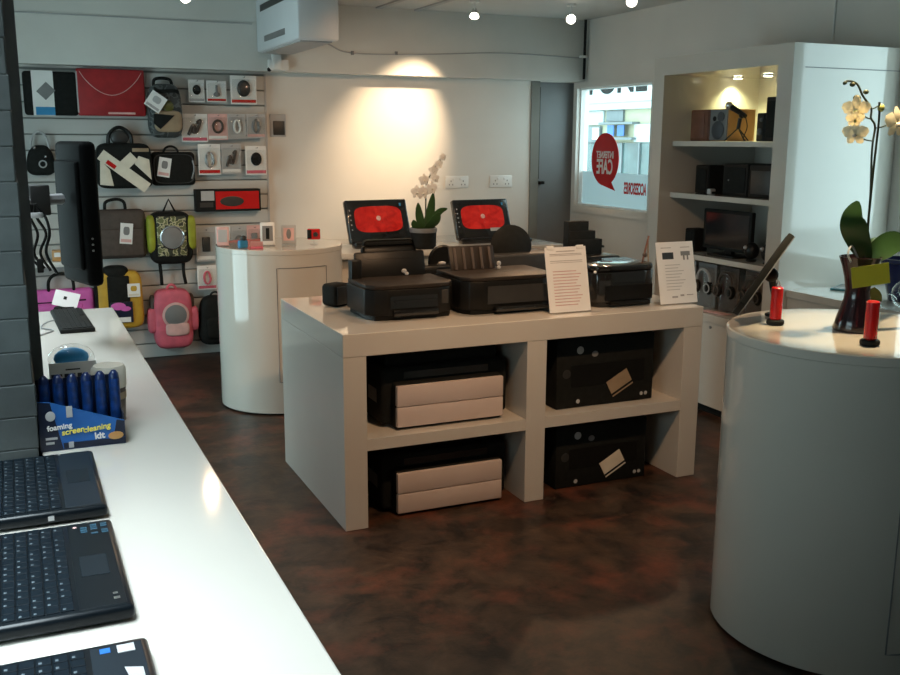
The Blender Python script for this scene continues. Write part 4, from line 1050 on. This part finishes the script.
# third shelf
t = thing('monitor', 'wide black monitor standing on the third cabinet shelf', 'monitor', (3.90, 4.64, .916), 0)
part('panel', box(-.018, .012, -.215, .215, .035, .275, .006), 'blackm', t)
part('screen', box(-.0195, -.017, -.195, .195, .055, .255), 'screenoff', t, False)
part('neck', box(.0, .03, -.03, .03, .01, .1), 'black', t)
part('foot', box(-.06, .08, -.12, .12, 0, .014, .005), 'black', t)
t = spk(4.93, 5.02, .14, .916, 'little black speaker left of the monitor on the third shelf', 'blackm', 'black', .1, 3.88, False)
part('grille', box(-.010, -.006, -.03, .03, .015, .125, .003), 'blackm', t)
def webcam(y, label, s):
    t = thing('webcam', label, 'webcam', (3.86, y, .916), 0, 'webcams on the third shelf')
    part('foot', cyl(.03*s, 0, .012, seg=20, bev=.004), 'black', t)
    part('body', ball((0, 0, .062*s), .05*s, .8, .9, 1), 'black', t)
    part('lens', ball((-.038*s, .01, .082*s), .012*s, seg=12), 'lgrey', t)
webcam(4.385, 'round black webcam with a bright lens just right of the monitor', 1.0)
webcam(4.245, 'round black webcam nearest the cabinet right side', 1.05)
# headphone packs on the base
def headphones(y, label, m, back, s=1):
    t = thing('headphone_pack', label, 'package', (3.80, y, .601), 0, 'headphone packs in the cabinet base')
    part('backing_card', box(.03, .034, -.085*s, .085*s, 0, .265*s), back, t, False)
    part('headband', tube([(0, .06*s*math.cos(a), .16*s+.07*s*math.sin(a)) for a in [PI*i/14 for i in range(15)]], .009, 8), m, t)
    for sy in (-1, 1):
        e = part('ear_cup', [ball((0, sy*.058*s, .125*s), .036*s, .7, .62, 1.15)], 'blackm', t)
        part('cup_ring', xf(lathe([(.026, -.003), (.031, 0), (.026, .003), (.022, 0), (.026, -.003)], 18), (-.022, sy*.058*s, .125*s), (0, -PI/2, 0)), m, e)
    part('clear_shell', box(-.045, .029, -.08*s, .08*s, .01, .25*s, .02, 3), 'acrylic', t)
headphones(4.925, 'headphone pack with a silver band, leftmost in the cabinet base', 'silver', 'lgrey')
headphones(4.725, 'headphone pack with grey band, second from left in the cabinet base', 'lgrey', 'greym')
headphones(4.525, 'headphone pack with reddish band beneath the monitor shelf', 'brown', 'brown')
headphones(4.30, 'headphone pack with dark brown card, rightmost in the cabinet base', 'brown', 'darkbrown')
t = thing('leaflet', 'crumpled pale pink leaflet lying at the front of the cabinet base', 'paper', (3.74, 4.53, .602), .2)
lb = prism([(-.03, -.09), (.03, -.10), (.035, .08), (-.025, .10)], 0, .003)
part('sheet', [lb, box(-.025, .02, -.06, .05, .003, .006)], 'rose', t, False)

# ------------------------------------------------------------------ ledge under the right window
ld = thing('window_ledge', 'white counter ledge under the right-hand window beside the cabinet', 'counter')
part('worktop', box(3.75, 4.445, .3, 3.972, .777, .817, .003), GL, ld, False)
part('front_panel', box(3.76, 3.79, .32, 3.97, 0, .777), GL, ld, False)
t = thing('tablet', 'slim teal tablet lying flat on the window ledge', 'tablet', (4.09, 3.86, .818), .5)
part('case', box(-.11, .11, -.075, .075, 0, .010, .004), 'teal', t)
part('screen', box(-.098, .098, -.064, .064, .0098, .0108), 'screenoff', t, False)
t = thing('plant_pot', 'navy blue tapered pot on the window ledge behind the orchid', 'pot', (4.02, 3.47, .818))
part('pot', lathe([(0, 0), (.055, 0), (.058, .006), (.105, .19), (.108, .20), (.098, .20), (.055, .03), (0, .03)], 32), 'navypot', t)
part('rim', lathe([(.104, .19), (.112, .195), (.112, .212), (.1, .212), (.1, .19)], 32), 'navypot', t)
part('soil', lathe([(0, .19), (.098, .188)], 24), 'darkbrown', t)

# ------------------------------------------------------------------ on the right round counter
ZQ = 1.007
OC = (2.43, 2.262, ZQ)
oc = thing('potted_orchid', 'tall cream orchid in a dark trumpet vase with a lime tag', 'plant', OC)
part('vase', lathe([(0, 0), (.064, 0), (.066, .006), (.056, .045), (.040, .10), (.037, .13), (.043, .17), (.054, .21), (.064, .236), (.060, .237), (.040, .18), (0, .18)], 36), 'vase', oc)
part('soil', lathe([(0, .20), (.05, .20)], 20), 'darkbrown', oc)
def L(u, v, dy=0): p = at(u, v, 'y', OC[1]+dy); return (p.x-OC[0], p.y-OC[1], p.z-OC[2])
part('leaf', leaf(curve([L(868, 262), L(858, 238, -.01), L(853, 220, -.015), L(858, 201, -.01)], 6), .080, .003, None, RT), 'leaf', oc)
part('leaf', leaf(curve([L(868, 262), L(880, 250, -.02), L(895, 242, -.03), L(915, 248, -.04)], 6), .075, .003, None, (0, .4, 1)), 'leaf', oc)
part('leaf', leaf(curve([L(862, 265), L(872, 250, .04), L(885, 238, .09), L(900, 236, .14)], 6), .06, .003), 'leaf', oc)
part('roots', tube(curve([L(851, 262, -.02), L(848, 254, -.02), L(852, 246, -.01), L(858, 258, 0)]), .003, 6), 'lgrey', oc)
part('stem', tube(curve([L(866, 262), L(869, 215), L(874, 165), L(879, 120), L(879.5, 102)]), .0035, 8), 'stem', oc)
part('stem', tube(curve([L(864, 262), L(870, 200), L(872, 150), L(875, 127), L(871, 118), L(871, 108), L(863, 96), L(857, 84), L(848, 81), L(843.5, 84)]), .0032, 8), 'stem', oc)
for a, b in (((872, 141), (861, 138)), ((871, 119), (864, 116)), ((871, 109), (878, 106)), ((876, 128), (887, 125))):
    part('flower_stalk', tube(curve([L(*a), L((a[0]+b[0])/2, (a[1]+b[1])/2+.6), L(*b)], 5), .0022, 6), 'stem', oc)
flower(oc, L(856, 110, -.01), .042, 'petal', (-.7, -.6, -.2), 'bud')
flower(oc, L(855, 120, -.03), .028, 'petal', (-.5, -.6, -.6), 'bud')
flower(oc, L(855, 134, -.01), .040, 'petal', (-.8, -.5, -.25), 'cream')
flower(oc, L(897, 123, -.01), .050, 'petal', (.1, -1, 0), 'cream')
part('bud', ball(L(881, 108), .011, 1, 1, 1.15, 12), 'bud', oc)
for u, v, r in ((866, 92, .008), (852.5, 84.5, .008), (857, 98, .011), (845, 83, .006)): part('bud', ball(L(u, v), r, 1.2, 1, .9, 12), 'budd', oc)
tg = at(870.5, 275.5, 'y', 2.185)
part('tag', xf(box(-.058, .058, -.001, .001, -.032, .032), (tg.x-OC[0], tg.y-OC[1], tg.z-OC[2]), (0, math.radians(-9), math.radians(-24))), 'limecard', oc, False)
part('tag_ribbon', leaf(curve([L(873, 288, -.08), L(876, 298, -.085), L(874, 306, -.085)], 5), .035, .004, None, RT), 'olive', oc)
cw = thing('plastic_wrap', 'crumpled clear plastic wrap on the window ledge below the navy pot', 'wrapping', (3.815, 3.26, .818))
part('wrap', [xf(ball((0, 0, .075), .075, 1, .8, .95)), ball((-.08, .03, .04), .045, 1, .8, .9), ball((.06, -.05, .05), .05, 1, .8, .95)], 'acrylic', cw)
part('bow', [ball((-.05, -.02, .10), .025, 1, .6, 1)], 'acrylic', cw)

def torch(u, v, uT, vT, label):
    p = at(u, v, 'z', ZQ)
    t = thing('torch', label, 'torch', (p.x, p.y, ZQ), 0, 'red torches on the round counter')
    top = at(uT, vT, 'y', p.y).z-ZQ
    part('base', cyl(.0285, 0, .017, seg=28, bev=.004), 'blackm', t)
    part('barrel', cyl(.019, .017, top, seg=28, bev=.004), 'red', t)
    part('seam', box(.0185, .0200, -.003, .003, .02, top-.006), 'rose', t, False)
    return t, top
t, tp = torch(775, 324.5, 775, 287, 'red torch standing on a black base in front of the tilted tablet')
part('wire_loop', tube(arc((.002, tp-.004), .008, .022, PI, 0, 10), .0018, 6), 'silver', t)
t, tp = torch(869.5, 345, 872, 301, 'red torch standing in front of the orchid vase')

# tilted slim monitor on stand
p = at(773, 316, 'z', ZQ)
q0, q1 = at(738.5, 309, 'y', 2.50), at(787, 241, 'y', 2.50)
ctr = (q0+q1)/2
t = thing('tablet', 'thin black tablet seen edge on, leaning on its stand behind the red torch', 'tablet', (p.x, p.y, ZQ))
o = Vector(t.location)
ax = (q1-q0).normalized(); wd = ((ctr-CAM).normalized()+Vector((0, 0, .02))).normalized(); wd = (wd-ax*wd.dot(ax)).normalized(); nn = ax.cross(wd)
def slab(L_, W_, T_, off, bev):
    b = box(-L_/2, L_/2, -W_/2, W_/2, -T_/2, T_/2, bev)
    bmesh.ops.transform(b, matrix=Matrix.Translation(ctr-o+nn*off) @ Matrix((ax, wd, nn)).transposed().to_4x4(), verts=b.verts); return b
LL = (q1-q0).length
sgn = 1 if nn.z > 0 else -1
part('case', slab(LL, .15, .022, 0, .005), 'blackm', t)
part('screen', slab(LL*.9, .132, .002, sgn*.0115, 0), 'screenoff', t, False)
part('edge_trim', slab(LL*.98, .148, .003, -sgn*.0118, 0), 'greym', t, False)
hub = ctr-o-nn*sgn*.022+ax*.015
part('stand_neck', tube([(0, 0, .008), tuple(hub*.5+Vector((.012, 0, 0))), tuple(hub)], .012, 10), 'blackm', t)
part('hinge', ball(tuple(hub), .024, seg=14), 'blackm', t)
part('stand_foot', cyl(.028, 0, .010, seg=28, bev=.003), 'blackm', t)

# ------------------------------------------------------------------ ceiling spotlights
def spot_fixture(pos, target, label):
    t = thing('spotlight', label, 'light', (pos[0], pos[1], ZC), 0, 'ceiling spotlights')
    d = (Vector(target)-Vector(pos)).normalized(); o_ = Vector(pos)-Vector((pos[0], pos[1], ZC))
    part('ceiling_plate', cyl(.035, -.014, 0, seg=24), 'whitep', t)
    part('stem', tube([(0, 0, -.01), tuple(o_-d*.03+Vector((0, 0, .012)))], .006, 8), 'whitep', t)
    q = d.to_track_quat('Z', 'Y').to_matrix().to_4x4()
    a = lathe([(0, -.07), (.018, -.065), (.026, -.03), (.036, .0), (.034, .0), (.024, -.02), (0, -.02)], 24); bmesh.ops.transform(a, matrix=Matrix.Translation(o_) @ q, verts=a.verts)
    part('shade', a, 'silver', t)
    b = lathe([(0, -.012), (.022, -.014), (.026, -.008), (.02, -.003), (0, -.001)], 24); bmesh.ops.transform(b, matrix=Matrix.Translation(o_) @ q, verts=b.verts)
    part('bulb', b, 'emit', t)
    return t
def lamp(name, kind, loc, energy, col, target=None, **kw):
    l = bpy.data.lights.new(name, kind); l.energy = energy; l.color = col
    for k, v in kw.items(): setattr(l, k, v)
    o = bpy.data.objects.new(name, l); COL.objects.link(o); o.location = loc
    if target: o.rotation_euler = (Vector(target)-Vector(loc)).to_track_quat('-Z', 'Y').to_euler()
    return o
WARM = (1, .61, .34)
SP = [((3.12, 6.57, 2.46), (2.80, 7.35, 1.62), 'ceiling spotlight aimed at the back wall above the left monitor', 150),
      ((3.83, 6.42, 2.46), (1.9, 3.0, 1.0), 'ceiling spotlight nearest the back corner pipe', 26),
      ((3.70, 5.46, 2.46), (1.9, 2.5, .6), 'ceiling spotlight above the right wall near the lit cabinet', 26),
      ((1.11, 6.62, 2.47), (1.5, 3.6, .6), 'ceiling spotlight above the slatwall, left of the air conditioner', 26)]
for pos, tgt, lab, e in SP:
    spot_fixture(pos, tgt if e < 50 else (2.6, 5.6, 1.2), lab)
    d = (Vector(tgt)-Vector(pos)).normalized()
    lamp('spot_lamp', 'SPOT', tuple(Vector(pos)+d*.075), e*1.0, WARM if e < 50 else (1, .72, .45), tgt, spot_size=math.radians(75 if e < 50 else 58), spot_blend=1, shadow_soft_size=.025)
# added spot lamps out of view, without fixtures, warming island and back
for x, y, tx, ty, e in ((1.7, 2.3, 1.9, 3.9, 120), (1.2, 4.4, 1.4, 5.5, 40), (2.4, 4.9, 2.6, 6.9, 70), (2.1, 4.2, 2.1, 4.2, 55)):
    lamp('spot_lamp', 'SPOT', (x, y, 2.46), e, WARM, (tx, ty, .8), spot_size=math.radians(95), spot_blend=1, shadow_soft_size=.04)
lamp('spot_lamp', 'SPOT', (2.5, 2.2, 2.46), 150, (1, .76, .44), (2.45, 2.25, 1.0), spot_size=math.radians(33), spot_blend=.6, shadow_soft_size=.04)
# added cool area lights, unseen, to brighten the left counter
for y0, y1, e in ((.3, 2.4, 38), (3.2, 4.75, 24)):
    o = lamp('counter_fill', 'AREA', (-.32, (y0+y1)/2, ZC-.02), e*.9, (.80, .94, 1), None, shape='RECTANGLE', size=.5, size_y=y1-y0, spread=math.radians(85))
for y in (4.73, 5.0):
    lamp('downlight_lamp', 'SPOT', (4.2, y, 1.965), 10, (.98, 1, .50), (4.24, y, 1.2), spot_size=math.radians(125), spot_blend=.8, shadow_soft_size=.02)

# ------------------------------------------------------------------ outside: street and shop opposite
struct('floor_pavement', box(XR+.2, 16, -6, 20, -.2, -.02), 'asphalt')
FX = 7.5
fb = thing('shopfront', 'pale shop facade across the lane, seen through the back window', 'building', (FX, 0, 0))
part('wall', [box(.02, .3, 8.5, 14.5, 0, 4.2)], 'facadec', fb, False)
fs = part('fascia', [box(-.06, .02, 8.5, 14.5, 1.995, 2.9), box(-.08, -.06, 8.5, 14.5, 2.09, 2.11)], 'facade', fb, False)
text('fascia_lettering', 'FONE', .47, 'blackm', fs, Matrix(((0, 0, -1, -.064), (-1, 0, 0, 11.25), (0, 1, 0, 2.36), (0, 0, 0, 1))), bold=.012, sx=1.15, extrude=.003)
part('upper_panel', box(-.01, .02, 11.15, 11.55, 1.84, 1.985), 'facadeg', fb, False)
part('window', [box(-.02, .02, 9.5, 12.6, .2, 1.56)], 'facaded', fb, False)
part('upper_panel', box(-.012, .02, 11.62, 12.2, 1.80, 1.985), 'facade', fb, False)
part('side_window', [box(-.02, .02, 11.68, 12.3, 1.55, 1.78)], 'facadeg', fb, False)
sh = part('display_shelf', [box(-.10, .02, 10.8, 11.6, 1.60, 1.63), box(-.10, .02, 10.8, 11.6, 1.80, 1.83)], 'facadeg', fb, False)
part('blue_poster', [box(-.06, -.05, 11.28, 11.44, 1.65, 1.79), box(-.06, -.05, 11.04, 11.20, 1.65, 1.79)], 'blue', sh, False)
part('poster', [box(-.03, -.02, 10.2, 10.85, 1.57, 1.80)], 'facade', fb, False)
part('poster', [box(-.03, -.02, 11.70, 11.86, 1.60, 1.76)], 'cream', fb, False)
part('mullion', [box(-.04, -.02, y, y+.03, .2, 1.56) for y in (9.9, 10.3, 10.7, 11.1, 11.5)], 'facadeg', fb, False)

# ------------------------------------------------------------------ daylight
w = bpy.data.worlds.new('World'); S.world = w; w.use_nodes = True
bg = w.node_tree.nodes['Background']; bg.inputs[0].default_value = (.66, .93, .97, 1); bg.inputs[1].default_value = 5.0
def portal(loc, rot, sx, sy):
    l = bpy.data.lights.new('daylight_portal', 'AREA'); l.shape = 'RECTANGLE'; l.size = sx; l.size_y = sy; l.cycles.is_portal = True
    o = bpy.data.objects.new('daylight_portal', l); COL.objects.link(o); o.location = loc; o.rotation_euler = rot
    return o
portal((XL-.02, (W3[0]+W3[1])/2, (W3[2]+W3[3])/2), (0, -PI/2, 0), W3[3]-W3[2], W3[1]-W3[0])
portal((XR+.10, (W2[0]+W2[1])/2, (W2[2]+W2[3])/2), (0, PI/2, 0), W2[3]-W2[2], W2[1]-W2[0])
portal((XR+.12, (W1[0]+W1[1])/2, (W1[2]+W1[3])/2), (0, PI/2, 0), W1[3]-W1[2], W1[1]-W1[0])
portal((XL-.02, (W5[0]+W5[1])/2, (W5[2]+W5[3])/2), (0, -PI/2, 0), W5[3]-W5[2], W5[1]-W5[0])

vs = S.view_settings
vs.view_transform = 'Standard'; vs.look = 'None'; vs.exposure = .15; vs.gamma = 1; vs.use_curve_mapping = False
